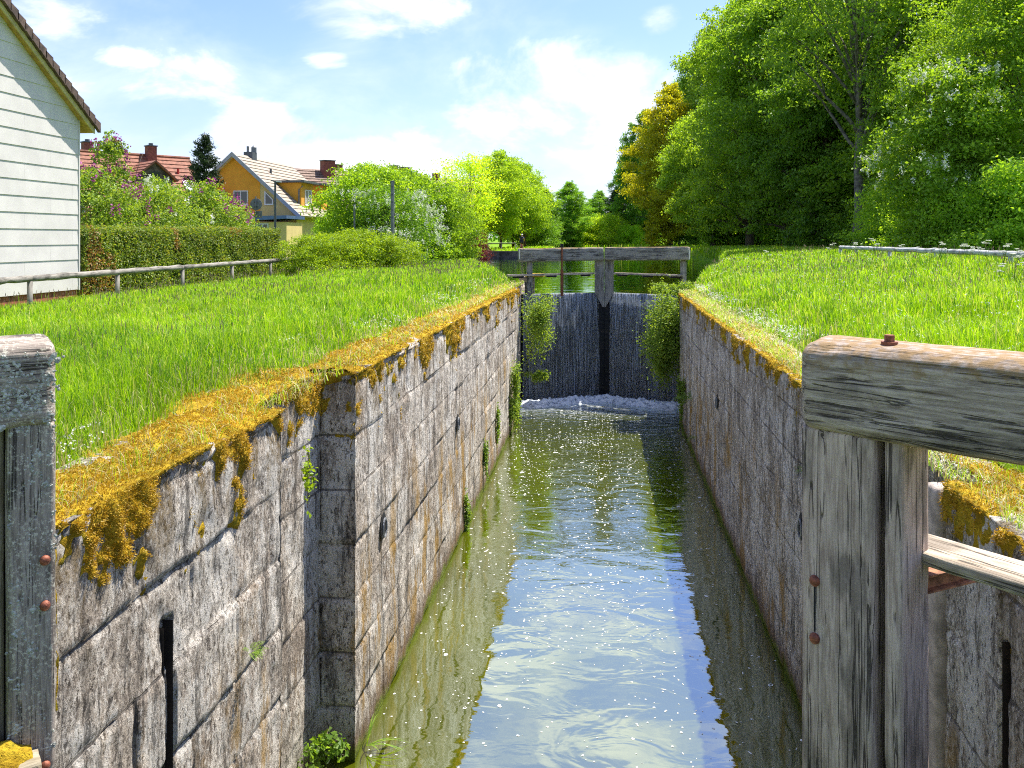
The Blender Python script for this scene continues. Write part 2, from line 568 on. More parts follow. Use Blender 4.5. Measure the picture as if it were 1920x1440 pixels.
M['verge'] = plain('yellow_verge_board', (0.55, 0.46, 0.22), 0.7, 0, 0.1, 5)
M['brick'] = plain('red_plinth', (0.33, 0.10, 0.06), 0.9, 0, 0.3, 9, 0.4, 40)
M['tile_br'] = plain('brown_tiles', (0.10, 0.062, 0.048), 0.8, 0, 0.3, 7, 0.5, 30)
M['tile_red'] = plain('red_tiles', (0.27, 0.105, 0.06), 0.8, 0, 0.2, 5, 0.4, 30)
M['tile_tan'] = plain('tan_tiles', (0.36, 0.30, 0.23), 0.8, 0, 0.15, 4, 0.3, 30)
M['tile_dk'] = plain('brown_roof_tiles', (0.23, 0.15, 0.11), 0.8, 0, 0.25, 5, 0.4, 30)
M['orange'] = plain('orange_render', (0.80, 0.38, 0.04), 0.9, 0, 0.05, 1.5, 0.1, 80)
M['yellow'] = plain('pale_yellow_render', (0.68, 0.53, 0.22), 0.9, 0, 0.05, 1.5, 0.1, 80)
M['redwall'] = plain('red_orange_render', (0.52, 0.17, 0.07), 0.9, 0, 0.06, 1.5)
M['cream'] = plain('cream_render', (0.60, 0.56, 0.47), 0.9, 0, 0.06, 1.5)
M['chim'] = plain('chimney_brick', (0.25, 0.085, 0.06), 0.9, 0, 0.2, 8, 0.3, 30)
M['darkmetal'] = plain('dark_metal', (0.10, 0.11, 0.12), 0.5, 0.4, 0.1, 8)
M['greymetal'] = plain('grey_metal', (0.20, 0.21, 0.22), 0.55, 0.4, 0.12, 8)
M['bluemetal'] = plain('blue_roofing', (0.09, 0.15, 0.33), 0.4, 0.3, 0.1, 3)
M['whiteframe'] = plain('white_window_frame', (0.75, 0.75, 0.75), 0.5, 0, 0.03, 3)
M['fascia'] = plain('grey_fascia', (0.33, 0.35, 0.38), 0.6, 0, 0.08, 3)
M['glass'] = plain('window_glass', (0.03, 0.035, 0.04), 0.08, 0, 0.1, 2, spec=0.8)
M['skylight'] = plain('skylight_glass', (0.5, 0.55, 0.6), 0.08, 0.6, 0.1, 2, spec=0.9)
M['curtain'] = plain('curtain', (0.35, 0.33, 0.28), 0.9, 0, 0.1, 3)
M['quay'] = plain('quay_stone', (0.13, 0.12, 0.11), 0.95, 0, 0.4, 3, 0.8, 12)
M['pier'] = plain('pier_stone', (0.26, 0.21, 0.15), 0.95, 0, 0.35, 6, 0.8, 25)
M['pierm'] = plain('pale_quoin_stone', (0.42, 0.35, 0.29), 0.9, 0, 0.2, 8, 0.6, 60)
M['skin'] = plain('skin', (0.55, 0.30, 0.20), 0.6, 0, 0.05, 8)
M['navy'] = plain('navy_cloth', (0.02, 0.03, 0.14), 0.8, 0, 0.1, 8)
M['black'] = plain('black_cloth', (0.012, 0.012, 0.014), 0.7, 0, 0.1, 8)
M['redcl'] = plain('red_cloth', (0.45, 0.03, 0.02), 0.7, 0, 0.1, 8)
M['whitecl'] = plain('white_cloth', (0.75, 0.75, 0.75), 0.7, 0, 0.05, 8)
M['lichen'] = plain('pale_lichen', (0.48, 0.48, 0.41), 0.95, 0, 0.3, 50, 0.8, 120)
M['foam'] = plain('foam', (0.85, 0.85, 0.80), 0.6, 0, 0.04, 8)
M['petal'] = leaf_mat('white_petals', (0.75, 0.75, 0.66), (0.85, 0.86, 0.80), 0.25, (1, 1, 1))
M['lilac'] = leaf_mat('purple_lilac', (0.22, 0.02, 0.16), (0.50, 0.08, 0.38), 0.25, (1, 1, 1))

M['leaf'] = leaf_mat('leaf_green', (0.115, 0.225, 0.028), (0.22, 0.355, 0.055), 0.56, objcol=True, third=(0.24, 0.38, 0.07), rough=0.42)  # third colour is a highlight put into some of the leaves
M['leaf_bright'] = leaf_mat('leaf_bright', (0.15, 0.30, 0.02), (0.30, 0.46, 0.045), 0.48)
M['leaf_lilac'] = leaf_mat('leaf_lilac', (0.15, 0.28, 0.03), (0.34, 0.46, 0.08), 0.45)
M['leaf_hedge'] = leaf_mat('leaf_hedge', (0.09, 0.17, 0.018), (0.27, 0.36, 0.06), 0.42, third=(0.30, 0.31, 0.08))
M['leaf_hedge_b'] = leaf_mat('leaf_hedge_brown', (0.30, 0.17, 0.06), (0.42, 0.26, 0.09), 0.3)
M['leaf_spruce'] = leaf_mat('needles', (0.025, 0.05, 0.018), (0.055, 0.09, 0.035), 0.15)
M['leaf_red'] = leaf_mat('leaf_red', (0.13, 0.02, 0.02), (0.24, 0.05, 0.03), 0.3, (1.3, 1, 1))
M['leaf_yel'] = leaf_mat('leaf_yellowgreen', (0.20, 0.33, 0.015), (0.36, 0.50, 0.03), 0.45)
M['fern'] = leaf_mat('fern_green', (0.12, 0.24, 0.02), (0.26, 0.38, 0.04), 0.4)
M['grass'] = leaf_mat('grass_blades', (0.20, 0.40, 0.006), (0.42, 0.62, 0.015), 0.5, (1.2, 1.2, 0.5), third=(0.60, 0.58, 0.20))
M['grass_dark'] = leaf_mat('grass_dark', (0.07, 0.20, 0.012), (0.14, 0.32, 0.02), 0.4, (1.2, 1.2, 0.5))
M['seed'] = leaf_mat('grass_seed_heads', (0.16, 0.11, 0.09), (0.34, 0.25, 0.16), 0.2, (1, 1, 1))
M['moss'] = leaf_mat('moss_fibres', (0.30, 0.18, 0.014), (0.62, 0.43, 0.035), 0.30, (1.2, 1.0, 0.5))
M['straw'] = leaf_mat('straw', (0.55, 0.44, 0.22), (0.72, 0.62, 0.36), 0.3, (1, 1, 0.8))


def moss_surface_mat():
    m, t = new_mat('moss_cushion')
    co = t.n('ShaderNodeTexCoord').outputs['Object']
    a = t.noise(co, 5, 6, 0.65)
    b = t.noise(co, 90, 4, 0.7)
    c = t.mix(t.sstep(a, 0.36, 0.62), (0.32, 0.20, 0.014), (0.60, 0.41, 0.03))
    c = t.mix(t.math('MULTIPLY', t.sstep(b, 0.5, 0.62), 0.5), c, (0.13, 0.06, 0.01))
    nn = t.n('ShaderNodeNewGeometry').outputs['Normal']
    up = t.n('ShaderNodeSeparateXYZ', None, Vector=nn).outputs[2]
    c = t.mix(t.math('MULTIPLY', t.sstep(t.noise(co, 14, 4), 0.5, 0.65), 0.6), c, (0.20, 0.20, 0.02))
    p = t.n('ShaderNodeBsdfPrincipled', None, Base_Color=c, Roughness=0.95)
    p.inputs['Specular IOR Level'].default_value = 0.1
    h = t.math('ADD', t.math('MULTIPLY', a, 0.5), b)
    bn = t.n('ShaderNodeBump', None, Strength=1.0, Distance=0.02, Height=h)
    t.set(p, 'Normal', bn)
    finish(t, p)
    return m


M['moss_s'] = moss_surface_mat()


def ground_mat():
    m, t = new_mat('ground_turf')
    co = t.n('ShaderNodeTexCoord').outputs['Object']
    a = t.noise(co, 0.5, 6, 0.65)
    b = t.noise(co, 9, 6, 0.75)
    c = t.mix(t.sstep(a, 0.35, 0.65), (0.13, 0.25, 0.006), (0.20, 0.34, 0.010))
    c = t.mix(t.math('MULTIPLY', t.sstep(b, 0.45, 0.62), 0.5), c, (0.07, 0.12, 0.01))
    p = t.n('ShaderNodeBsdfPrincipled', None, Base_Color=c, Roughness=0.95)
    p.inputs['Specular IOR Level'].default_value = 0.1
    bn = t.n('ShaderNodeBump', None, Strength=0.9, Distance=0.1, Height=b)
    t.set(p, 'Normal', bn)
    finish(t, p)
    return m


M['ground'] = ground_mat()


def water_mat(name, body, refl, near_amp, far_amp, y0, y1, foam=False, sc=1.0):
    m, t = new_mat(name)
    co = t.n('ShaderNodeTexCoord').outputs['Object']
    sp = t.n('ShaderNodeSeparateXYZ', None, Vector=co)
    k = t.sstep(sp.outputs[1], y0, y1)
    w1 = t.noise(t.map(co, scale=(1.0 * sc, 1.7 * sc, 1)), 1.15, 3, 0.42, 0.7)
    w2 = t.noise(t.map(co, scale=(1.0 * sc, 1.5 * sc, 1)), 5.5, 3, 0.5, 0.4)
    w3 = t.noise(co, 24 * sc, 3, 0.6)
    h = t.math('ADD', w1, t.math('MULTIPLY', w2, t.math('ADD', t.math('MULTIPLY', k, 0.28), 0.05)))
    h = t.math('ADD', h, t.math('MULTIPLY', w3, t.math('MULTIPLY', k, 0.09)))
    amp = t.math('ADD', t.math('MULTIPLY', k, far_amp - near_amp), near_amp)
    bn = t.n('ShaderNodeBump', None, Strength=1.0, Distance=amp, Height=h)
    a = t.noise(co, 0.35, 4)
    c = t.mix(t.sstep(a, 0.35, 0.65), tuple(q * 0.85 for q in body), tuple(q * 1.15 for q in body))
    rough = 0.02
    if foam:
        fn = t.noise(t.map(co, scale=(1.6, 2.6, 1), loc=(2, 5, 0)), 3.0, 9, 0.72, 0.5)
        kk = t.sstep(sp.outputs[1], 22.0, 27.4)
        ff = t.sstep(t.math('ADD', fn, t.math('MULTIPLY', kk, 0.21)), 0.655, 0.71)
        c = t.mix(t.math('MULTIPLY', ff, t.math('MULTIPLY', kk, 1.0, clamp=True)), c, (0.62, 0.66, 0.7))
    d = t.n('ShaderNodeBsdfDiffuse', None, Color=c)
    gl = t.n('ShaderNodeBsdfGlossy', None, Color=(0.90, 0.98, 1.0, 1), Roughness=rough)
    t.set(gl, 'Normal', bn)
    lw = t.n('ShaderNodeFresnel', None, IOR=1.6)
    t.set(lw, 'Normal', bn)
    fac = t.math('ADD', t.math('MULTIPLY', lw.outputs[0], 1.0), refl, clamp=True)
    mx = t.n('ShaderNodeMixShader', None, i0=fac, i1=d, i2=gl)
    finish(t, mx)
    return m


M['water_low'] = water_mat('lock_water', (0.072, 0.086, 0.003), 0.33, 0.009, 0.038, 9, 24, True)
M['water_up'] = water_mat('pond_water', (0.05, 0.075, 0.02), 0.42, 0.012, 0.03, 28, 90, False, 0.8)


def fall_mat(name='falling_water', scale=1.0, thr=(0.47, 0.62)):
    m, t = new_mat(name)
    co = t.n('ShaderNodeTexCoord').outputs['Object']
    st = t.noise(t.map(co, scale=(1, 1, 0.045)), 22 * scale, 6, 0.75)
    st2 = t.noise(t.map(co, scale=(1, 1, 0.22), loc=(3, 2, 1)), 42 * scale, 4, 0.75)
    a = t.math('ADD', t.math('MULTIPLY', st, 0.66), t.math('MULTIPLY', st2, 0.34))
    f = t.sstep(a, thr[0], thr[1])
    f = t.math('ADD', t.math('MULTIPLY', f, 0.58), 0.28)
    p = t.n('ShaderNodeBsdfPrincipled', None, Base_Color=(0.62, 0.65, 0.66, 1), Roughness=0.25)
    tr = t.n('ShaderNodeBsdfTranslucent', None, Color=(0.45, 0.52, 0.62, 1))
    pp = t.n('ShaderNodeMixShader', None, i0=0.45, i1=p, i2=tr)
    bn = t.n('ShaderNodeBump', None, Strength=0.8, Distance=0.05, Height=a)
    t.set(p, 'Normal', bn)
    tp = t.n('ShaderNodeBsdfTransparent', None)
    mx = t.n('ShaderNodeMixShader', None, i0=f, i1=tp, i2=pp)
    finish(t, mx)
    return m


M['fall'] = fall_mat()

# ------------------------------------------------------------------ land
WL_Z, WU_Z = 0.0, 3.4
XW = [-400, -60, -30, -20, -14, -8, -3, 0, 2.5, 5, 10, 14, 40, 400]
ZW = [3.0, 3.0, 3.05, 3.2, 3.35, 3.58, 3.80, 3.7, 3.60, 3.85, 4.28, 4.35, 4.3, 4.3]
SHL = [(28.0, -2.6), (31, -3.2), (40, -5.2), (59, -8.6), (76.9, -12.5), (77.1, -4.0), (90, -4.5), (112, -6.0), (126, -8.0), (126.5, 1.0), (600, 1.0)]
SHR = [(28.0, 2.45), (31, 3.0), (45, 6.2), (65, 8.3), (100, 8.6), (115, 8.0), (126, 7.0), (126.5, 1.0), (600, 1.0)]


def shore(Y):
    l = np.interp(Y, [a for a, b in SHL], [b for a, b in SHL])
    r = np.interp(Y, [a for a, b in SHR], [b for a, b in SHR])
    return l, r


def landz(X, Y):
    X = np.asarray(X, float); Y = np.asarray(Y, float)
    z = np.interp(X, XW, ZW)
    k = np.clip((Y - 45) / 45, 0, 1)
    z = z * (1 - k) + np.interp(X, [-30, -8, 8, 14, 100], [3.2, 3.9, 3.95, 4.1, 4.2]) * k
    z = z + fbm(X * 0.35, Y * 0.35, 0, 3, 4) * 0.07
    l, r = shore(Y)
    ins = np.minimum(X - l, r - X)                      # >0 inside the pond
    ins = np.where(Y < 28.2, -9, ins)
    t = np.clip((ins + 0.5) / 1.0, 0, 1)
    z = z * (1 - t) + 2.4 * t
    lock = (Y < 28.92) & (X > -3.05) & (X < 2.75)
    return np.where(lock, -1.2, z)


xs = np.unique(np.round(np.concatenate([np.array([-900, -600, -400, -250, -160, -120, -90, -70]), np.arange(-60, -20, 2.0), np.arange(-20, -3.2, 0.5),
      np.array([-3.10, -3.0]), np.arange(-2.5, 2.6, 0.5), np.array([2.7, 2.8]), np.arange(3.0, 20, 0.5), np.arange(20, 60, 2.0), np.array([70, 90, 120, 160, 250, 400, 600, 900])]), 3))
ys = np.unique(np.round(np.concatenate([np.array([-300, -100, -40, -20]), np.arange(-10, 28, 0.5), np.array([28.25, 28.35, 28.9, 28.95]), np.arange(28.5, 76.5, 0.5), np.arange(76.5, 77.6, 0.1), np.arange(78, 135, 0.75),
      np.arange(135, 200, 5), np.array([230, 280, 350, 450, 600, 900, 1500, 2500])]), 3))
GX, GY = np.meshgrid(xs, ys, indexing='ij')
GZ = landz(GX, GY)
me = mesh_np('ground', np.stack([GX, GY, GZ], -1).reshape(-1, 3), [grid_faces(len(xs), len(ys))], M['ground'], True)
tag(obj('ground', me), kind='structure')

# water sheets
b = MB().add([(-3, -12, 0), (2.7, -12, 0), (2.7, 28.6, 0), (-3, 28.6, 0)], [(0, 1, 2, 3)])
tag(b.build('water', M['water_low']), kind='structure')
b = MB().add([(-2.56, 27.35, WU_Z), (0.0, 28.6, WU_Z), (2.42, 27.35, WU_Z), (3.3, 29.0, WU_Z), (14, 60, WU_Z), (15, 128, WU_Z), (-15, 128, WU_Z), (-15, 60, WU_Z), (-4, 29, WU_Z)],
             [(0, 1, 8), (1, 2, 3), (1, 3, 4, 7, 8), (4, 5, 6, 7)])
tag(b.build('pond_water', M['water_up']), kind='structure')


# ------------------------------------------------------------------ lock walls
def plan_path(pts, fine):
    """resample plan polyline; returns points, outward normals, arc length"""
    P, N, S = [], [], []
    s0 = 0.0
    for i in range(len(pts) - 1):
        a, b = np.array(pts[i], float), np.array(pts[i + 1], float)
        L = np.linalg.norm(b - a)
        mid = (a + b) / 2
        step = np.clip(0.0035 * max(abs(min(a[1], b[1])), 4.0), 0.015, 0.06) * fine
        # spacing grows with distance: build progressively
        q, cur = [0.0], 0.0
        while cur < L:
            y = a[1] + (b[1] - a[1]) * cur / L
            cur += float(np.clip(0.0038 * max(abs(y), 3.5), 0.015, 0.08)) * fine
            q.append(min(cur, L))
        q = np.array(q)
        d = (b - a) / L
        n = np.array([d[1], -d[0]])
        P.append(a + q[:, None] * d); N.append(np.repeat(n[None], len(q), 0)); S.append(s0 + q)
        s0 += L
    return np.concatenate(P), np.concatenate(N), np.concatenate(S)


def wall_profile(top, inward):
    """(v, inward offset, z, face weight) from below water up the face and over the coping"""
    zs = np.concatenate([np.arange(-0.4, top - 0.03, 0.03), ])
    prof = [(z, 0.0, z, 1.0) for z in zs]
    for k in range(5):
        a = k / 4 * math.pi / 2
        prof.append((top, 0.03 - 0.03 * math.cos(a) + 0.0, top - 0.03 + 0.03 * math.sin(a), 1 - k / 4))
    for q in np.arange(0.06, inward, 0.04):
        prof.append((top + q, q, top, 0.0))
    return np.array(prof)


def joint_mask(Y, Z, w=0.02):
    row = np.floor(Z / 0.54)
    yy = Y + np.where(row % 2 == 0, 0.625, 0.0)
    dz = np.abs(((Z / 0.54 + 0.5) % 1) - 0.5) * 0.54
    dy = np.abs(((yy / 1.25 + 0.5) % 1) - 0.5) * 1.25
    wz = w * (1 + 0.8 * vnoise(Y * 2.3, Z * 2.3, 0, 3))
    return np.maximum(np.clip(1 - dz / wz, 0, 1), np.clip(1 - dy / (w * 0.8), 0, 1)), row, np.floor(yy / 1.25)


def erosion(S, seed):
    """how far the coping edge is worn away along the wall"""
    e = np.clip(fbm(S * 1.6, S * 0, 0, 4, seed) - 0.05, 0, 1)
    return e * 0.16 + 0.012 * (vnoise(S * 9, S * 0, 0, seed + 1) + 1)


def build_wall(name, pts, flip, top, topf, mat, seed, **kw):
    P, N, S = plan_path(pts, 1.0)
    if flip: N = -N
    prof = wall_profile(top, 0.7)
    nu, nv = len(P), len(prof)
    Yc = P[:, 1][:, None]
    Z = np.repeat(prof[:, 2][None], nu, 0) + 0 * Yc
    off = np.repeat(prof[:, 1][None], nu, 0)
    fw = np.repeat(prof[:, 3][None], nu, 0)
    jm, row, colm = joint_mask(P[:, 1][:, None] + 0 * Z, Z)
    PXs = P[:, 0][:, None] + 0 * Z
    S2 = S[:, None] + 0 * Z
    rel = fbm(S2 * 5, Z * 5, 0, 4, seed) * 0.012 + fbm(S2 * 18, Z * 9, 0, 3, seed + 3) * 0.007
    blk = vnoise(colm * 3.7 + 0.4, row * 5.1 + 0.3, 0, seed + 9) * 0.016
    jm = jm * np.clip(fbm(S2 * 1.1, Z * 1.1, 0, 3, seed + 33) * 2.2 + 0.65, 0, 1)
    d = rel + blk - jm * 0.034
    e = erosion(S, seed)[:, None]
    near_top = np.clip((Z - (top - 0.28)) / 0.28, 0, 1) ** 1.5
    d = d - near_top * e * 0.5
    slump = np.clip(fbm(S2 * 2.1, Z * 1.3 + 7, 0, 3, seed + 21) - 0.35, 0, 1) * 0.10
    d = d - slump * np.clip((Z - 1.0) / 1.5, 0, 1)
    ys_ = 4.72 if not flip else 4.95
    d = d - np.where((np.abs(P[:, 1][:, None] - ys_) < 0.056) & (Z < 2.97) & (np.abs(N[:, 0])[:, None] > 0.5), 0.12, 0)
    top_shift = topf(P[:, 1])[:, None] * np.clip(Z / top, 0, 1) - near_top * e * 0.55
    Z2 = Z + top_shift + (1 - fw) * fbm(PXs * 6 + off * 6, S2 * 6, 0, 3, seed) * 0.012
    dd = d * fw - off
    X = P[:, 0][:, None] + N[:, 0][:, None] * dd
    Y = P[:, 1][:, None] + N[:, 1][:, None] * dd
    me = mesh_np(name, np.stack([X, Y, Z2], -1).reshape(-1, 3), [grid_faces(nu, nv)], mat, True)
    o = obj(name, me)
    tag(o, **kw)
    return o


LPTS = [(-3.6, 3.64), (-2.50, 3.64), (-2.50, 6.45), (-2.80, 6.5), (-2.80, 8.25), (-2.44, 8.25), (-2.44, 24.6), (-2.60, 24.7), (-2.60, 28.7)]
RPTS = [(2.20, -1.0), (2.20, 5.75), (2.50, 5.8), (2.50, 8.05), (2.17, 8.05), (2.17, 24.6), (2.42, 24.7), (2.42, 28.7)]
LT, RT = 3.86, 3.60
ltop = lambda y: np.interp(y, [0, 8, 16, 28], [0.02, 0.0, -0.05, -0.14])
rtop = lambda y: np.interp(y, [0, 6, 28], [0.05, 0.0, 0.0])
wl = build_wall('lock_wall', LPTS, False, LT, ltop, M['stone_l'], 11,
           label='sunlit sandstone lock wall with gold moss hanging over its coping, left of the water', cat='wall')
wr = build_wall('lock_wall', RPTS, True, RT, rtop, M['stone_r'], 37,
           label='shaded grey sandstone lock wall on the right of the water, white flowers above it', cat='wall')


def build_moss(name, pts, flip, top, topf, seed, dens, down, inward, ylim, mat, **kw):
    P, N, S = plan_path(pts, 1.0)
    k = (P[:, 1] > ylim[0]) & (P[:, 1] < ylim[1])
    P, N, S = P[k], N[k], S[k]
    if flip: N = -N
    v = np.concatenate([np.arange(-down, 0, 0.02), np.arange(0, inward, 0.025)])
    nu, nv = len(P), len(v)
    Vv = np.repeat(v[None], nu, 0); S2 = S[:, None] + 0 * Vv
    e = erosion(S, seed)[:, None]
    zt = top + topf(P[:, 1])[:, None]
    # face part hangs down in tongues; top part spreads in patches
    dens = dens + 0.06 * np.clip((7.5 - P[:, 1]) / 3, 0, 1)[:, None]
    tongue = dens + fbm(S2 * 2.3, Vv * 0.8, 0, 2, seed + 50) * 0.75 + fbm(S2 * 10, Vv * 6, 0, 3, seed + 51) * 0.75 + Vv / down * 1.0 + 0.04
    spread = dens + 0.26 + fbm(S2 * 1.7, Vv * 2.4, 0, 2, seed + 60) * 0.7 + fbm(S2 * 7, Vv * 7, 0, 3, seed + 61) * 0.5 - np.clip(Vv - inward * 0.45, 0, 9) * 1.9
    mask = np.where(Vv < 0, tongue, spread)
    mask = np.where((np.abs(N[:, 1])[:, None] > 0.5) & (Vv > 0.03), -0.3, mask)
    cliff = 1 + 0 * Vv
    th = np.clip(mask, -0.5, 0.5) * 0.085 - np.clip(Vv - inward + 0.3, 0, 1) * 0.25 + fbm(S2 * 16, Vv * 16, 0, 3, seed + 70) * 0.034 + fbm(S2 * 50, Vv * 50, 0, 2, seed + 80) * 0.008 - 0.008
    a = np.clip((Vv + 0.06) / 0.12, 0, 1) * math.pi / 2          # direction of growth: face -> up
    on = np.cos(a) * th
    nearf = np.clip((0.28 + Vv) / 0.28, 0, 1) ** 1.5 * (Vv < 0) + (Vv >= 0) * np.clip(1 - Vv / 0.25, 0, 1)
    base_off = np.where(Vv < 0, 0, -Vv) - nearf * e * 0.4 * (Vv < 0)
    zz = zt + np.minimum(Vv, 0) - np.where(Vv < 0, nearf * e * 0.55, np.clip(1 - Vv / 0.3, 0, 1) * e * 0.5) + np.sin(a) * th
    X = P[:, 0][:, None] + N[:, 0][:, None] * (base_off + on)
    Y = P[:, 1][:, None] + N[:, 1][:, None] * (base_off + on)
    G = np.stack([X, Y, zz], -1)
    V = [G.reshape(-1, 3)]; Fq = [grid_faces(nu, nv)]
    # fibres
    rng = np.random.default_rng(seed)
    good = np.argwhere((th > 0.004))
    wts = 1 / np.maximum(P[good[:, 0], 1], 2.5)
    wts *= np.where(Vv[good[:, 0], good[:, 1]] < 0, 1.3, 1.0)
    n = 80000
    pick = good[rng.choice(len(good), n, p=wts / wts.sum())]
    p0 = G[pick[:, 0], pick[:, 1]] + rng.normal(0, 0.008, (n, 3))
    Dm = np.abs(p0[:, 1])
    aa = a[pick[:, 0], pick[:, 1]]
    nn = np.stack([N[pick[:, 0], 0] * np.cos(aa), N[pick[:, 0], 1] * np.cos(aa), np.sin(aa)], -1)
    dirn = nrm(nn + rng.normal(0, 0.55, (n, 3)) + np.array([0, 0, -0.25]) * np.cos(aa)[:, None])
    L = rng.uniform(0.006, 0.016, n) * (1 + Dm * 0.04)
    wd = np.maximum(0.0022, Dm * 0.0007)
    side = nrm(np.cross(dirn, rng.normal(0, 1, (n, 3)))) * wd[:, None]
    T = np.stack([p0 - side, p0 + side, p0 + dirn * L[:, None]], 1).reshape(-1, 3)
    ft = np.arange(3 * n).reshape(-1, 3) + nu * nv
    V.append(T)
    mi = np.concatenate([np.zeros(len(Fq[0])), np.ones(n)])
    me = mesh_np(name, np.concatenate(V), [Fq[0], ft], mat, True, mi)
    tag(obj(name, me), kind='stuff', **kw)


build_moss('moss', LPTS, False, LT, ltop, 11, 0.12, 0.85, 0.95, (1.5, 26.5), [M['moss_s'], M['moss']],
           label='golden orange moss cushions along the left lock wall', cat='moss')
build_moss('moss', RPTS, True, RT, rtop, 37, -0.02, 0.75, 0.75, (1.5, 26.5), [M['moss_s'], M['moss']],
           label='dark gold moss on the edge of the right lock wall', cat='moss')

# stop-plank grooves, iron rings on dark discs painted as niches, quoin stone: set on the walls as parts
for wob, x, y, s in ((wl, -2.50, 4.72, 1), (wr, 2.20, 4.95, -1)):
    b = MB()
    xb = x - 0.105 * s
    b.add([(xb, y - 0.05, -0.4), (xb, y + 0.05, -0.4), (xb, y + 0.05, 2.96), (xb, y - 0.05, 2.96)], [(0, 1, 2, 3)])
    b.add([(x - 0.10 * s, y - 0.052, -0.4), (x - 0.10 * s, y - 0.052, 2.96), (x - 0.008 * s, y - 0.052, 2.96), (x - 0.008 * s, y - 0.052, -0.4)], [(0, 1, 2, 3)])
    b.add([(x - 0.10 * s, y + 0.052, -0.4), (x - 0.10 * s, y + 0.052, 2.96), (x - 0.008 * s, y + 0.052, 2.96), (x - 0.008 * s, y + 0.052, -0.4)], [(0, 1, 2, 3)])
    b.build('stop_plank_groove', plain('groove_shade', (0.022, 0.015, 0.013), 0.8, 0.2, 0.3, 20), wob)  # dark sheets carry the shade of the groove in their colour
for wob, x, y, z, s in ((wl, -2.44, 9.3, 2.0, 1), (wl, -2.44, 14.2, 2.1, 1), (wr, 2.17, 9.6, 2.05, -1), (wr, 2.17, 16.5, 2.1, -1)):
    b = MB()
    n = 20
    for k in range(n):       # flat dark disc before the wall, a niche's shade put into its colour
        a0, a1 = 2 * math.pi * k / n, 2 * math.pi * (k + 1) / n
        xo = x + 0.012 * s
        b.add([(xo, y, z), (xo, y + 0.12 * math.cos(a0), z + 0.15 * math.sin(a0)), (xo, y + 0.12 * math.cos(a1), z + 0.15 * math.sin(a1))], [(0, 1, 2)])
    nb = b.build('niche_shade', M['wet_shade'], wob)
    r = MB().tube([(x + 0.03 * s, y + 0.075 * math.cos(a), z - 0.02 + 0.10 * math.sin(a)) for a in np.linspace(0, 2 * math.pi, 20)], 0.012, 6)
    r.build('mooring_ring', M['greymetal'], nb)
timber('quoin_stone', M['pierm'], wr, 3.62, 0.20, 0.30, frame((2.16, 6.02, -0.05), (0, 0, 1), (1, 0, 0)), 0.03, 0.04, 0.006, 5)


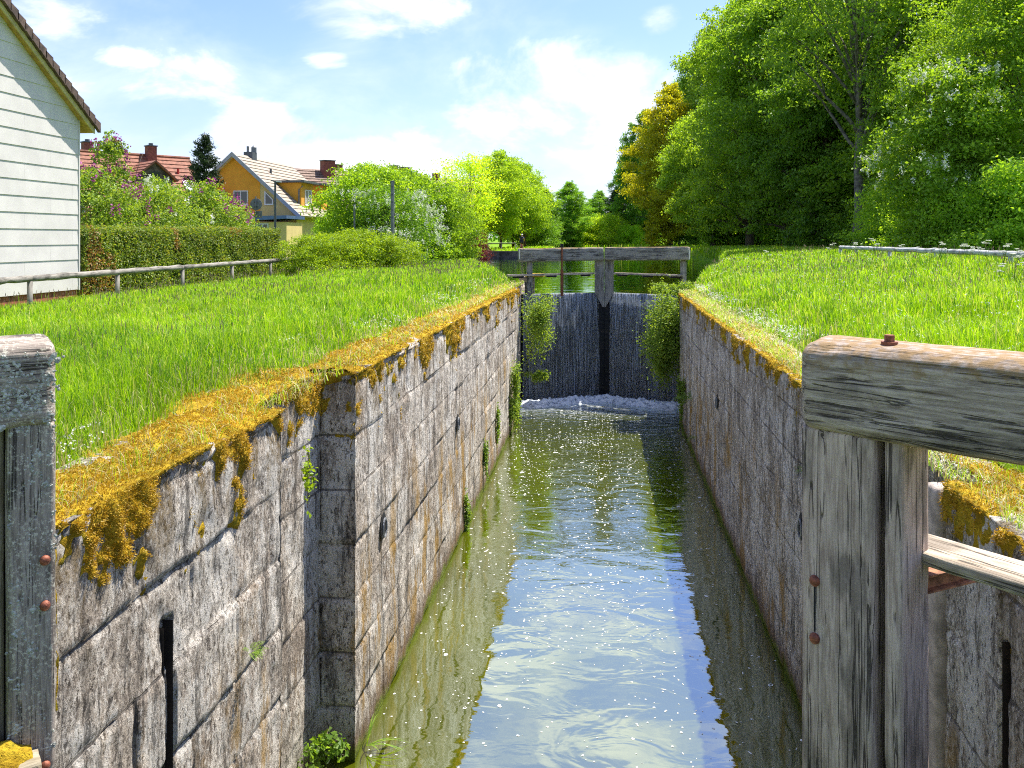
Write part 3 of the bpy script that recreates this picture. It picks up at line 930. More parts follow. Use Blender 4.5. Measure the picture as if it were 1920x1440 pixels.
# ------------------------------------------------------------------ foreground gates
def gate_right():
    d = Vector((0.746, -0.666, 0)).normalized()
    back = Vector((0.666, 0.746, 0)).normalized()
    o = Vector((0.875, 3.914, 0))
    root = empty('lock_gate_frame', (o.x, o.y, 0), label='weathered grey gate post and heavy balance beam in the right foreground', cat='lock gate')
    def loc(a, bk, z): return d * a + back * bk + Vector((0, 0, z))
    # post timbers: x axis = up
    def up(a, bk, z, L, w, dp, m, seed, nm='post', r=0.015, amp=0.004):
        # local x up, y = ?, z = ?
        X = Vector((0, 0, 1)); Y = d; Z = X.cross(Y)           # Z points to -back or back
        if Z.dot(back) < 0:
            org = loc(a, bk + dp, z)
        else:
            org = loc(a, bk, z)
        Mx = Matrix(((X.x, Y.x, Z.x, org.x), (X.y, Y.y, Z.y, org.y), (X.z, Y.z, Z.z, org.z), (0, 0, 0, 1)))
        return timber(nm, m, root, L, w, dp, Mx, r, 0.022, amp, seed)
    zb = CAMZ - 0.85
    p = up(-0.022, 0.03, -0.6, zb + 0.6 + 0.02, 0.334, 0.32, M['post'], 3, r=0.03, amp=0.006)
    up(0.322, 0.16, -0.6, zb + 0.6 + 0.02, 0.03, 0.10, M['wet_shade'], 9)  # near-black strip in the groove, shade put into its colour
    up(0.352, 0.05, -0.6, zb + 0.6 + 0.02, 0.075, 0.28, M['post'], 6)
    Mx = frame(loc(-0.012, -0.0, zb), d, (0, 0, 1))
    bm = timber('balance_beam', M['beam'], root, 4.6, 0.40, 0.375, Mx, 0.055, 0.022, 0.008, 12, 0.03)
    # bolts on the post, knot, iron strap
    for h in (0.70 + 0.815, 0.70 + 1.07):
        z = CAMZ - h
        b = MB()
        c = loc(0.055, 0.028, z)
        rings = []
        for k, (r, q) in enumerate(((0.024, 0.0), (0.023, 0.008), (0.017, 0.017), (0.006, 0.021))):
            rings.append((r, q))
        vs, fs = [], []
        for r, q in rings:
            for j in range(16):
                a = 2 * math.pi * j / 16
                vs.append(c + d * (r * math.cos(a)) + Vector((0, 0, r * 1.05 * math.sin(a))) - back * q)
        for i in range(len(rings) - 1):
            for j in range(16):
                fs.append((i * 16 + j, i * 16 + (j + 1) % 16, (i + 1) * 16 + (j + 1) % 16, (i + 1) * 16 + j))
        fs.append(tuple(range(48, 64)))
        b.add(vs, fs).build('bolt', M['bolt'], root, True)
    c = loc(0.055, 0.026, 0)
    MB().box(c.x - 0.003, c.x + 0.003, c.y - 0.003, c.y + 0.003, CAMZ - 1.74, CAMZ - 1.53).build('crack', M['wet_shade'], root)
    c = loc(0.335, 0.12, 0)
    MB().bar((c.x, c.y, CAMZ - 1.1), (c.x, c.y, CAMZ - 0.92), 0.016, 0.02).build('iron_bar', M['rust'], root)
    # nut on the beam
    t = loc(0.34, 0.13, zb + 0.375 + 0.03)
    b = MB()
    b.tube([t - Vector((0, 0, 0.01)), t + Vector((0, 0, 0.006))], 0.034, 16)
    b.tube([t + Vector((0, 0, 0.006)), t + Vector((0, 0, 0.034))], 0.021, 6)
    b.build('bolt_nut', M['bolt'], root)
    # knots
    for (a, z) in ((0.27, CAMZ - 1.95), (0.13, CAMZ - 1.93)):
        c = loc(a, 0.034, z)
        b = MB()
        vs, fs = [c - back * 0.004], []
        for j in range(14):
            q = 2 * math.pi * j / 14
            rr = 0.026 * (1 + 0.15 * math.sin(3 * q))
            vs.append(c + d * rr * 0.8 * math.cos(q) + Vector((0, 0, rr * 1.2 * math.sin(q))))
        fs = [(0, 1 + j, 1 + (j + 1) % 14) for j in range(14)]
        b.add(vs, fs).build('knot', M['wet_shade'] if a > .2 else M['post'], root)
    # foot plank
    d2 = Vector((0.66, -0.75, 0)).normalized()
    pp = PX(1664, 1018, 3.78)
    og = Vector((pp.x, pp.y, 3.80)) - Vector((o.x, o.y, 0)) - d2 * 0.05
    Mx = frame(og, d2, (0, 0, 1))
    timber('foot_plank', M['plank'], root, 3.4, 0.26, 0.055, Mx, 0.008, 0.02, 0.0035, 21)
    # rusty I section
    b = MB()
    a1 = PX(1640, 1128, 3.72) - Vector((o.x, o.y, 0)); a2 = PX(1822, 1100, 3.93) - Vector((o.x, o.y, 0))
    a2.z = a1.z + 0.02
    b.bar(a1, a2, 0.075, 0.008); b.bar(a1 + Vector((0, 0, 0.07)), a2 + Vector((0, 0, 0.07)), 0.075, 0.008)
    b.bar(a1 + Vector((0, 0, 0.035)), a2 + Vector((0, 0, 0.035)), 0.008, 0.062)
    ib = b.build('bracket', M['rustl'], root)
    mid = (a1 + a2) / 2 + Vector((0, 0, 0.075))
    MB().tube([mid, mid + Vector((0, 0, 0.014))], 0.016, 6).build('bracket_bolt', M['rust'], ib)
    return root


def gate_left():
    d = Vector((-0.746, -0.666, 0)).normalized()
    back = Vector((-0.666, 0.746, 0)).normalized()
    o = Vector((-2.416, 3.565, 0))
    root = empty('lock_gate_frame', (o.x, o.y, 0), label='lichen crusted gate post and beam end at the left edge of the picture', cat='lock gate')
    def loc(a, bk, z): return d * a + back * bk + Vector((0, 0, z))
    zb = CAMZ - 0.835
    def up(a, bk, z, L, w, dp, m, seed, nm='post', r=0.015, amp=0.004):
        X = Vector((0, 0, 1)); Y = -d; Z = X.cross(Y)
        org = loc(a + w, bk + (dp if Z.dot(back) < 0 else 0), z)
        Mx = Matrix(((X.x, Y.x, Z.x, org.x), (X.y, Y.y, Z.y, org.y), (X.z, Y.z, Z.z, org.z), (0, 0, 0, 1)))
        return timber(nm, m, root, L, w, dp, Mx, r, 0.022, amp, seed)
    up(0.0, 0.02, -0.6, zb + 0.62, 0.19, 0.30, M['post_l'], 33)
    up(0.192, 0.09, -0.6, zb + 0.62, 0.42, 0.22, M['post_b'], 34)
    Mx = frame(loc(4.4, 0.0, zb), -d, (0, 0, 1))
    # local y = z x (-d)
    yv = Vector((0, 0, 1)).cross(-d)
    if yv.dot(back) < 0:
        Mx = frame(loc(4.4, 0.38, zb), -d, (0, 0, 1))
    timber('balance_beam', M['post_l'], root, 4.4, 0.38, 0.36, Mx, 0.045, 0.022, 0.008, 41, 0.03)
    for h in (1.428, 1.63, 2.34):
        z = CAMZ - h
        c = loc(0.045, 0.018, z)
        vs, fs = [], []
        for r, q in ((0.022, 0.0), (0.021, 0.008), (0.015, 0.016), (0.005, 0.019)):
            for j in range(16):
                a = 2 * math.pi * j / 16
                vs.append(c + d * (r * math.cos(a)) + Vector((0, 0, r * 1.05 * math.sin(a))) - back * q)
        for i in range(3):
            for j in range(16):
                fs.append((i * 16 + j, i * 16 + (j + 1) % 16, (i + 1) * 16 + (j + 1) % 16, (i + 1) * 16 + j))
        fs.append(tuple(range(48, 64)))
        MB().add(vs, fs).build('bolt', M['bolt'], root, True)
    # lichen rosettes: clusters of small lobes raised from the wood
    rng = random.Random(5)
    b = MB()
    for k in range(420):
        on_beam = rng.random() < 0.55
        if on_beam:
            a, z = rng.uniform(0.0, 0.45), rng.uniform(zb + 0.02, zb + 0.33); bk = 0.0
        else:
            a, bk = rng.uniform(0.01, 0.18), 0.02
            z = zb - (rng.random() ** 1.8) * 1.7
        c = loc(a, bk, z)
        R = rng.uniform(0.004, 0.011) * (1.6 if rng.random() < 0.12 else 1)
        for q in range(rng.randint(2, 5)):
            cc = c + d * rng.gauss(0, R) + Vector((0, 0, rng.gauss(0, R)))
            r = R * rng.uniform(0.5, 1.0)
            n = 7
            rot = rng.random() * 6
            vs = [cc - back * (r * 0.22)]
            for j in range(n):
                an = 2 * math.pi * j / n + rot
                rr = r * rng.uniform(0.7, 1.25)
                vs.append(cc + d * rr * math.cos(an) + Vector((0, 0, rr * math.sin(an))) + back * 0.002)
            b.add(vs, [(0, 1 + j, 1 + (j + 1) % n) for j in range(n)])
    b.build('lichen', M['lichen'], root)
    # moss tuft on the lower ledge
    n = 26
    u = np.linspace(0, 1, n); vv = np.linspace(0, 1, n)
    U, V_ = np.meshgrid(u, vv, indexing='ij')
    R = np.hypot(U - .5, V_ - .5) * 2
    hgt = np.clip(1 - R ** 2, -0.6, 1) * 0.07 + fbm(U * 6, V_ * 6, 0, 4, 5) * 0.045
    base = loc(0.10, -0.13, CAMZ - 2.24)
    P = np.stack([base.x + d.x * U * 0.5 + back.x * V_ * 0.26, base.y + d.y * U * 0.5 + back.y * V_ * 0.26, base.z + hgt], -1).reshape(-1, 3)
    pl = MB()
    MX = frame(loc(0.62, -0.12, CAMZ - 2.40), -d, (0, 0, 1))
    timber('sill_plank', M['post_b'], root, 0.55, 0.16, 0.15, MX, 0.01, 0.03, 0.003, 51)
    obj('moss_tuft', mesh_np('moss_tuft', P, [grid_faces(n, n)], M['moss_s'], True), root)
    return root


gate_right()
gate_left()


# ------------------------------------------------------------------ upper gate with its waterfall
def upper_gate():
    root = empty('mitre_gate', (0.05, 28.4, 0), label='closed wooden mitre gate across the far end of the lock with water spilling over it', cat='lock gate')
    L = lambda p: Vector(p) - Vector((0.05, 28.4, 0))
    C0 = Vector((0.05, 28.55, 0)); Lf = Vector((-2.62, 27.35, 0)); Rt = Vector((2.44, 27.35, 0))
    for s, E in ((0, Lf), (1, Rt)):
        d = (C0 - E).normalized()
        # leaf: wet boards
        b = MB()
        n = 13
        for k in range(n):
            p0 = E.lerp(C0, k / n + 0.002); p1 = E.lerp(C0, (k + 1) / n - 0.002)
            p0.z = p1.z = 1.55
            b.bar(L(p0), L(p1), 0.12 + 0.012 * (k % 3), 3.7)
        b.build('gate_leaf', M['wet_shade'], root)
    for s in (-1, 1):
        bb = MB()
        x0 = 0.008 if s > 0 else -0.315
        # post with pointed lower end
        fy = -0.28
        z1, z2, z3 = 4.55, 3.42, 2.95
        xi, xo = (0.006, 0.31) if s > 0 else (-0.006, -0.31)
        bb.prism([(z1, xi, fy), (z1, xo, fy), (z2, xo, fy), (z3, xi * 8, fy), (z3, xi, fy)], (0, 0, 0.42))
        po = bb.build('mitre_post', M['gatewood'], root)
        po.matrix_local = frame((0, 0, 0), (0, 0, 1), (0, 1, 0))
        bb = MB().prism([(xi, fy + 0.05, z3), (xi * 30, fy + 0.05, z3 + .1), (xi * 30, fy + 0.05, 0), (xi, fy + 0.05, 0)], (0, 0.35, 0))
        bb.build('lower_post', M['wet_shade'], root)
    # top beams
    def tb(a, b2, seed):
        a, b2 = Vector(a), Vector(b2)
        dd = (b2 - a)
        return timber('top_beam', M['gatewood'], root, dd.length, 0.34, 0.43, frame(L(a), dd, (0, 0, 1)), 0.03, 0.06, 0.01, seed)
    tb((-2.60, 26.98, CAMZ - 0.75), (0.045, 28.0, CAMZ - 0.72), 3)
    tb((0.05, 28.0, CAMZ - 0.72), (2.68, 27.2, CAMZ - 0.69), 4)
    for x, y in ((-2.62, 26.96), (2.70, 27.18)):
        MB().box(-0.012, 0.012, 0.02, 0.34, 0, 0.3, Matrix.Translation(L((x, y, CAMZ - 0.66)))).build('end_plate', M['whiteframe'], root)
    for x, y in ((-2.42, 27.2), (2.46, 27.42)):
        timber('side_post', M['gatewood'], root, 1.25, 0.18, 0.2, frame(L((x, y, 3.25)), (0, 0, 1), (0, 1, 0)), 0.02, 0.05, 0.005, 8)
    # footboards with brackets
    for (a, b2) in (((-3.0, 26.95, 4.02), (-0.28, 28.02, 4.06)), ((0.38, 28.02, 4.06), (2.5, 27.3, 4.03))):
        bo = MB().bar(L(a), L(b2), 0.32, 0.05).build('footboard', M['plank'], root)
        a_, b_ = Vector(a), Vector(b2)
        for t in (0.12, 0.5, 0.9):
            c = a_.lerp(b_, t) - Vector((0, 0, 0.05))
            MB().box(-0.16, 0.16, -0.12, 0.35, -0.035, 0.02, Matrix.Translation(L(c))).build('bracket', M['wet_shade'], bo)
    # rusty paddle rod
    MB().tube([L((-1.30, 27.45, 3.35)), L((-1.30, 27.45, 4.2))], 0.05, 8).tube([L((-1.30, 27.45, 4.2)), L((-1.30, 27.45, 5.02))], 0.028, 8).build('paddle_rod', M['rust'], root)
    MB().tube([L((-1.30, 27.45, 4.93)), L((-1.30, 27.45, 5.03))], 0.06, 6).build('rod_nut', M['wet_shade'], root)
    # waterfall
    rng = np.random.default_rng(3)
    for s, E in ((0, Lf), (1, Rt)):
        nu, nv = 90, 60
        A = E + Vector((0.10 if s == 0 else -0.10, 0, 0)); B = C0 + Vector((-0.16 if s == 0 else 0.16, -0.02, 0))
        u = np.linspace(0, 1, nu); v = np.linspace(0, 1, nv)
        U, V_ = np.meshgrid(u, v, indexing='ij')
        out_ = 0.06 + 0.30 * np.sqrt(V_ * 0.9) + 0.015 * vnoise(U * 60, V_ * 3, 0, 5)
        z = WU_Z + 0.015 - V_ ** 1.35 * 3.45
        X = A.x + (B.x - A.x) * U
        Y = A.y + (B.y - A.y) * U - out_ - 0.10 + 0.12 * (V_ < 0.01)
        P = np.stack([X, Y, z], -1).reshape(-1, 3)
        me = mesh_np('waterfall', P, [grid_faces(nu, nv)], M['fall'], True)
        wf = obj('waterfall', me)
        tag(wf, label='thin curtain of falling water over the %s half of the far gate' % ('left' if s == 0 else 'right'), cat='waterfall', group='waterfalls over the far gate', kind='thing')
        # bright strands of water
        n = 230
        us = rng.uniform(0, 1, n); us = np.sort(us)
        T, Fs = [], []
        k = 0
        for q in range(n):
            v0 = max(0, rng.uniform(-0.45, 0.85)); v1 = min(1, v0 + rng.uniform(0.06, 0.42))
            wd = rng.uniform(0.002, 0.006)
            vv = np.linspace(v0, v1, 6)
            xx = A.x + (B.x - A.x) * us[q]; yy = A.y + (B.y - A.y) * us[q]
            for vi, a in enumerate(vv):
                tp = math.sin(math.pi * (vi + 0.35) / 6) if v0 > 0 else 1 - vi / 6.5
                zz = WU_Z + 0.015 - a ** 1.35 * 3.45
                oy = 0.17 + 0.30 * math.sqrt(a * 0.9) + 0.02
                T += [(xx - wd * tp, yy - oy, zz), (xx + wd * tp, yy - oy, zz)]
            for vi in range(5):
                Fs.append((k, k + 1, k + 3, k + 2)); k += 2
            k += 2
        me = mesh_np('water_strands', np.array(T), [np.array(Fs)], M['strand'], False)
        obj('water_strands', me, wf)


m_, t_ = new_mat('white_water')
p_ = t_.n('ShaderNodeBsdfPrincipled', None, Base_Color=(0.62, 0.70, 0.84, 1), Roughness=0.3)
tr_ = t_.n('ShaderNodeBsdfTranslucent', None, Color=(0.6, 0.68, 0.82, 1))
finish(t_, t_.n('ShaderNodeMixShader', None, i0=0.5, i1=p_, i2=tr_))
M['strand'] = m_
upper_gate()

# churned water at the foot
nu, nv = 110, 26
U, V_ = np.meshgrid(np.linspace(0, 1, nu), np.linspace(0, 1, nv), indexing='ij')
X = -2.52 + U * 4.9
Yb = 26.85 + 1.05 * (1 - np.abs(U - 0.52) * 2) - 0.15
Y = Yb - V_ * (0.75 + 0.25 * vnoise(U * 9, U * 0, 0, 3))
Zf = (0.20 * np.sin(np.clip(V_ * 1.2, 0, 1) * math.pi) * (0.6 + 0.8 * np.abs(fbm(X * 6, Y * 6, 0, 3, 8))) + fbm(X * 16, Y * 16, 0, 3, 6) * 0.045 + 0.03) * (1 - V_ ** 3) - 0.02 * (V_ ** 3)
me = mesh_np('foam', np.stack([X, Y, Zf], -1).reshape(-1, 3), [grid_faces(nu, nv)], M['foam'], True)
fm, tt = new_mat('churning_foam')
co = tt.n('ShaderNodeTexCoord').outputs['Object']
pf = tt.n('ShaderNodeBsdfPrincipled', None, Base_Color=tt.mix(tt.sstep(tt.noise(co, 9, 6, 0.7), 0.36, 0.52), (0.16, 0.21, 0.28), (0.78, 0.84, 0.92)), Roughness=0.35)
finish(tt, pf)
me.materials[0] = fm
tag(obj('foam', me), label='churning white foam at the foot of the waterfall', cat='foam', kind='stuff')

# foam bubbles drifting on the lock water
rng = np.random.default_rng(8)
T, F3 = [], []
k = 0
for i in range(5200):
    y = 3.5 + 23.3 * rng.random() ** 0.75
    x = rng.uniform(-2.38, 2.12)
    if vnoise(np.array([x * 1.1]), np.array([y * 0.5]), 0, 77)[0] < rng.uniform(-0.9, 0.6): continue
    r = rng.uniform(0.003, 0.0095) * (1 + y * 0.035)
    if rng.random() < 0.05: r *= 2.2
    ring = rng.random() < 0.35 and r > 0.012
    n = 8
    el_ = rng.uniform(0.6, 1.6); ro = rng.random() * 6.3
    an = np.arange(n) / n * 2 * math.pi
    if rng.random() < 0.07:
        el_ = rng.uniform(2.5, 5); r *= 0.7
    rr = r * rng.uniform(0.75, 1.2, n)
    ex, ey = rr * np.cos(an) * el_, rr * np.sin(an)
    px_ = x + ex * math.cos(ro) - ey * math.sin(ro); py_ = y + ex * math.sin(ro) + ey * math.cos(ro)
    if ring:
        qx = x + (px_ - x) * 0.6; qy = y + (py_ - y) * 0.6
        T += [(a, b_, 0.004) for a, b_ in zip(px_, py_)] + [(a, b_, 0.005) for a, b_ in zip(qx, qy)]
        F3 += [(k + j, k + (j + 1) % n, k + n + (j + 1) % n, k + n + j) for j in range(n)]
        k += 2 * n
    else:
        T += [(x, y, 0.007)] + [(a, b_, 0.003) for a, b_ in zip(px_, py_)]
        F3 += [(k, k + 1 + j, k + 1 + (j + 1) % n, k) for j in range(n)]
        k += n + 1
tris = np.array([f[:3] for f in F3 if f[0] == f[3]]); quads = np.array([f for f in F3 if f[0] != f[3]])
me = mesh_np('foam_bubbles', np.array(T), [tris, quads], M['foam'], False)
tag(obj('foam_bubbles', me), label='small white foam bubbles drifting on the lock water', cat='foam', kind='stuff')

# stone pier by the far gate
pr = empty('stone_pier', (-2.5, 29.0, 0), label='small stone pier with gold moss beside the far gate, at its left end', cat='pier')
timber('shaft', M['pier'], pr, 1.0, 0.5, 0.55, frame((-0.32, -0.25, 2.9), (0, 0, 1), (0, 1, 0)), 0.03, 0.05, 0.01, 6)
MB().box(-0.1, 0.52, -0.3, 0.4, 3.9, 3.99).build('capstone', M['moss_s'], pr)

# far quay wall
q = MB()
q.box(-13.2, -3.85, 76.9, 77.5, 2.2, 4.05)
o = q.build('quay_wall', M['quay'])
tag(o, label='low dark quay wall at the water edge beyond the far gate', cat='wall')


# ------------------------------------------------------------------ vegetation
def leaf_cloud(P, Nrm, size, rng, up=0.35, outw=0.5, jitter=1.0, asp=0.55, fold=0.12):
    n = len(P)
    nn = nrm(rng.normal(0, 1, (n, 3)) * jitter + Nrm * outw + np.array([0, 0, up]))
    a = nrm(np.cross(nn, rng.normal(0, 1, (n, 3))))
    bb = np.cross(nn, a)
    s = (size * rng.uniform(0.65, 1.3, n))[:, None]
    v = np.stack([P - a * s * 0.5, P + bb * s * asp * 0.5 + nn * s * fold, P + a * s * 0.5, P - bb * s * asp * 0.5 + nn * s * fold], 1)
    return v.reshape(-1, 3), np.arange(4 * n).reshape(-1, 4)


def crown_points(blobs, n, rng, clump=0.28, sub=14):
    """blobs: (cx,cy,cz,rx,rz)"""
    vol = np.array([b[3] ** 2 for b in blobs]); cnt = np.maximum(1, (n * vol / vol.sum())).astype(int)
    Ps, Ns = [], []
    for b, c in zip(blobs, cnt):
        cen = np.array(b[:3]); R = np.array([b[3], b[3], b[4]])
        d = nrm(rng.normal(0, 1, (sub, 3)) + np.array([0, 0, 0.25]))
        rr = rng.uniform(0.55, 1.0, (sub, 1))
        sc = d * rr
        idx = rng.integers(0, sub, c)
        loc = rng.normal(0, 1, (c, 3)) * clump * np.array([1, 1, 0.6])
        q = sc[idx] + loc
        Ps.append(cen + q * R)
        Ns.append(nrm(q))
    return np.concatenate(Ps), np.concatenate(Ns)


def limb(mb, a, b_, r0, r1, rng, n=6, bend=0.08, seg=6):
    a, b_ = Vector(a), Vector(b_)
    L = (b_ - a).length
    pts, rad = [], []
    off = Vector((0, 0, 0))
    for i in range(seg + 1):
        t = i / seg
        if 0 < i: off += Vector(tuple(rng.normal(0, bend * L / seg, 3)))
        p = a.lerp(b_, t) + off * (1 if i < seg else 1)
        p.z += math.sin(t * math.pi) * L * 0.06
        pts.append(p); rad.append(r0 + (r1 - r0) * t)
    mb.tube(pts, rad, n)
    return pts


def make_tree(name, seed, H, R, nleaf, leaf, tr, base=0.2, kblob=30, leafm=None, barkm=None, blobr=0.34, prof=None, label='', cat='tree', group=None,
              loc=(0, 0, 0), rz=0, clump=0.28, sub=14, color=(1, 1, 1, 1), up=0.35, asp=0.55, flower=None, stems=1, spread=1.0):
    rng = np.random.default_rng(seed)
    prof = prof or (lambda t: math.sin(min(1, (t * 0.92 + 0.12)) * math.pi) ** 0.6)
    root = empty(name, loc, rz, label=label, cat=cat, group=group)
    blobs_ = []
    for k in range(kblob):
        t = base + (1 - base) * (k + rng.random()) / kblob
        tt = (t - base) / (1 - base)
        rad = R * prof(tt) * rng.uniform(0.35, 0.95)
        az_ = k * 2.39996 + rng.uniform(-.4, .4)
        br = R * blobr * rng.uniform(0.75, 1.25) * (0.65 + 0.5 * prof(tt))
        z = H * t - (br * 0.7 if tt > 0.85 else 0)
        if tt > 0.9: rad *= 0.45
        blobs_.append((rad * math.cos(az_), rad * math.sin(az_), max(z, br * 0.55), br, br * 0.78))
    tb_ = MB()
    for s in range(stems):
        lean = rng.normal(0, 0.02 * H, 2) if stems == 1 else rng.normal(0, 0.12 * H, 2)
        bx = rng.normal(0, 0.0 if stems == 1 else R * 0.12, 2)
        pts = [Vector((bx[0] + lean[0] * t ** 1.3, bx[1] + lean[1] * t ** 1.3, H * 0.88 * t)) + Vector((rng.normal(0, tr * .3), rng.normal(0, tr * .3), 0)) * (1 if t > 0 else 0) for t in np.linspace(0, 1, 9)]
        pts[0].z = -0.3
        rads = [tr * (1.35 if i == 0 else 1) * (1 - 0.88 * (i / 8)) for i in range(9)]
        tb_.tube(pts, rads, 10)
        for k, b_ in enumerate(blobs_):
            if k % stems != s: continue
            t = max(0.08, min(0.9, (b_[2] / H) * 0.80 - 0.06))
            i = min(7, int(t * 8)); f = t * 8 - i
            st = pts[i].lerp(pts[i + 1], f)
            r0 = rads[i] * 0.45
            ep = limb(tb_, st, b_[:3], r0, r0 * 0.22, rng, 5)
            for _ in range(2):
                e = Vector(b_[:3]) + Vector(tuple(rng.normal(0, b_[3] * 0.5, 3)))
                limb(tb_, ep[3], e, r0 * 0.3, r0 * 0.08, rng, 4, seg=3)
    P, Nn = crown_points(blobs_, nleaf, rng, clump, sub)
    P[:, 2] = np.maximum(P[:, 2], 0.05)
    V, Fq = leaf_cloud(P, Nn, leaf, rng, up=up, asp=asp)
    tr_o = tb_.build('trunk', barkm or M['bark'], root, True)
    c = obj('crown', mesh_np('crown', V, [Fq], leafm or M['leaf']), root)
    c.color = color
    if flower:
        nf, fs, fm_, fclump, zr = flower
        # clusters of petals near the outside of the crown
        ctr = np.array([0, 0, H * 0.45])
        sc_o = np.linalg.norm((P - ctr) / np.array([R, R, H * 0.55]), axis=1)
        outer = np.argsort(-sc_o)[: int(len(P) * 0.30)]
        idx = rng.choice(outer, nf)
        cen = P[idx] + nrm((P[idx] - ctr)) * leaf * 0.8
        m0 = (cen[:, 2] > H * zr[0]) & (cen[:, 2] < H * zr[1])
        cen = cen[m0]; no = Nn[idx][m0]
        per = 16
        cc = np.repeat(cen, per, 0) + rng.normal(0, fclump, (len(cen) * per, 3)) * np.array([0.6, 0.6, 1.15])
        v2, f2 = leaf_cloud(cc, np.repeat(no, per, 0), fs, rng, asp=0.9)
        obj('blossom', mesh_np('blossom', v2, [f2], fm_), root)
    return root


def gz(x, y):
    return float(landz(np.array([x]), np.array([y]))[0])


def at(px, D, dz=0.0):
    x, y = PXY(px, D)
    return (x, y, gz(x, y) + dz)


# ---- right bank trees
G_R = 'tall trees of the wood on the right bank'
tA = make_tree('broadleaf_tree', 101, 24.5, 6.6, 90000, 0.27, 0.34, 0.08, 56, blobr=0.31, clump=0.21, label='tall green tree behind the bare trunk in the middle of the right wood', group=G_R,
               loc=at(1585, 70), color=(1.3, 1.3, 0.9, 1))
tB = make_tree('birch_tree', 102, 27, 4.0, 42000, 0.26, 0.22, 0.22, 44, blobr=0.42, barkm=M['bark_g'], clump=0.33, label='slender pale green birch rising highest on the left flank of the wood, feathery top',
               group=G_R, loc=at(1296, 122), prof=lambda t: (1.0 - t) ** 0.55 * 0.9 + 0.1, color=(1.15, 1.15, 1.1, 1))
tC = make_tree('lime_tree', 103, 18, 5.2, 60000, 0.27, 0.30, 0.06, 44, blobr=0.33, clump=0.22, label='light green lime tree with a rounded crown standing in front of the dark tall ones', group=G_R,
               loc=at(1338, 96), color=(1.5, 1.4, 1.0, 1))
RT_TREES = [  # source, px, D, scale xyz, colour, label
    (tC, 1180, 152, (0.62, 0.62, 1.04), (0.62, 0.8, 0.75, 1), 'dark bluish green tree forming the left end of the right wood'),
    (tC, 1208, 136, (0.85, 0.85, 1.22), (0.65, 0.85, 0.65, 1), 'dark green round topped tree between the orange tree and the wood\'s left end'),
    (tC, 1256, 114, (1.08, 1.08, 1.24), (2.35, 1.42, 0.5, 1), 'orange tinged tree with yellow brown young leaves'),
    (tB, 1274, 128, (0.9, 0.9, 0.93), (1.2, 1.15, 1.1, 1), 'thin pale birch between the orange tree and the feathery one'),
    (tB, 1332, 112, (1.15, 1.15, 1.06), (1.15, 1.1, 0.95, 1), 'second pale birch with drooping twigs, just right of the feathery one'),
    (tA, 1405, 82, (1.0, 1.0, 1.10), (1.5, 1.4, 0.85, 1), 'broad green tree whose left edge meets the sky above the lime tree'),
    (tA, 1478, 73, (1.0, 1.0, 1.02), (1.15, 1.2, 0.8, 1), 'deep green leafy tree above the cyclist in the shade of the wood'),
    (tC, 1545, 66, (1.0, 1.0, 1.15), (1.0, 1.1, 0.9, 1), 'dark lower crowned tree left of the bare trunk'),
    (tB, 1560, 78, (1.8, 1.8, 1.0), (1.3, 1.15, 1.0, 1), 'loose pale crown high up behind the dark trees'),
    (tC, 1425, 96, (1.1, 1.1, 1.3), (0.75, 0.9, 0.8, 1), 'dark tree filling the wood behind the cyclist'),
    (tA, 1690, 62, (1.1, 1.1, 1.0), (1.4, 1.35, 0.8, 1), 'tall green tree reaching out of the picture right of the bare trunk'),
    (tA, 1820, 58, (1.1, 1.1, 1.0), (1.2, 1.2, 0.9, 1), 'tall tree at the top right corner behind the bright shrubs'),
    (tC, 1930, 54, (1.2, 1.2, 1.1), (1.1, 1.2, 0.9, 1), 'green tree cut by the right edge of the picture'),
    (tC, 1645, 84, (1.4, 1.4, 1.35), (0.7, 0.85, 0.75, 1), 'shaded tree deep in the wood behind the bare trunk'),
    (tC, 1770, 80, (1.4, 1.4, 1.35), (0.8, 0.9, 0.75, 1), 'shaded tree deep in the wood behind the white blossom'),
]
for i, (src, px, D, sc_, col_, lb) in enumerate(RT_TREES):
    copy_tree(src, at(px, D), 1.3 * i + 0.7, sc_, lb, G_R, col_)
bt = make_tree('ash_tree', 113, 25, 5.5, 26000, 0.26, 0.42, 0.40, 30, blobr=0.34, barkm=M['bark_g'], label='big tree with a thick bare trunk standing at the front of the right wood', group=G_R, loc=at(1612, 54), color=(1.2, 1.2, 0.9, 1))
nb = make_tree('hazel_tree', 110, 15.5, 6.0, 90000, 0.18, 0.16, 0.03, 60, blobr=0.30, leafm=M['leaf_bright'], label='bright yellow green tree filling the right edge above the log rail', cat='tree',
               group='bright young trees behind the right log rail', loc=at(1945, 40), stems=3, clump=0.19, sub=18, up=0.5)
copy_tree(nb, at(1830, 48), 2.1, (0.95, 0.95, 0.92), 'sunlit green tree behind the white blossoming shrub', 'bright young trees behind the right log rail')
copy_tree(nb, at(1735, 52), 4.0, (0.55, 0.55, 0.62), 'smaller bright tree between the bare trunk and the bird cherry', 'bright young trees behind the right log rail')
bc = make_tree('bird_cherry', 111, 9.2, 3.6, 36000, 0.19, 0.10, 0.05, 36, blobr=0.34, leafm=M['leaf_bright'], label='shrubby bird cherry with hanging white blossom beside the bright trees', cat='tree',
               loc=at(1800, 38.5), stems=3, clump=0.26, up=0.5, flower=(520, 0.075, M['petal'], 0.085, (0.35, 0.95)))
bush0 = make_tree('bush', 112, 4.6, 3.0, 26000, 0.17, 0.06, 0.0, 34, blobr=0.36, leafm=M['leaf'], label='rounded dark bush at the foot of the wood, left of the cyclist', cat='bush',
                  group='bushes at the foot of the right wood', loc=at(1375, 100), stems=4, prof=lambda t: math.sqrt(max(0.02, 1 - t * t)), color=(0.75, 0.95, 0.8, 1))
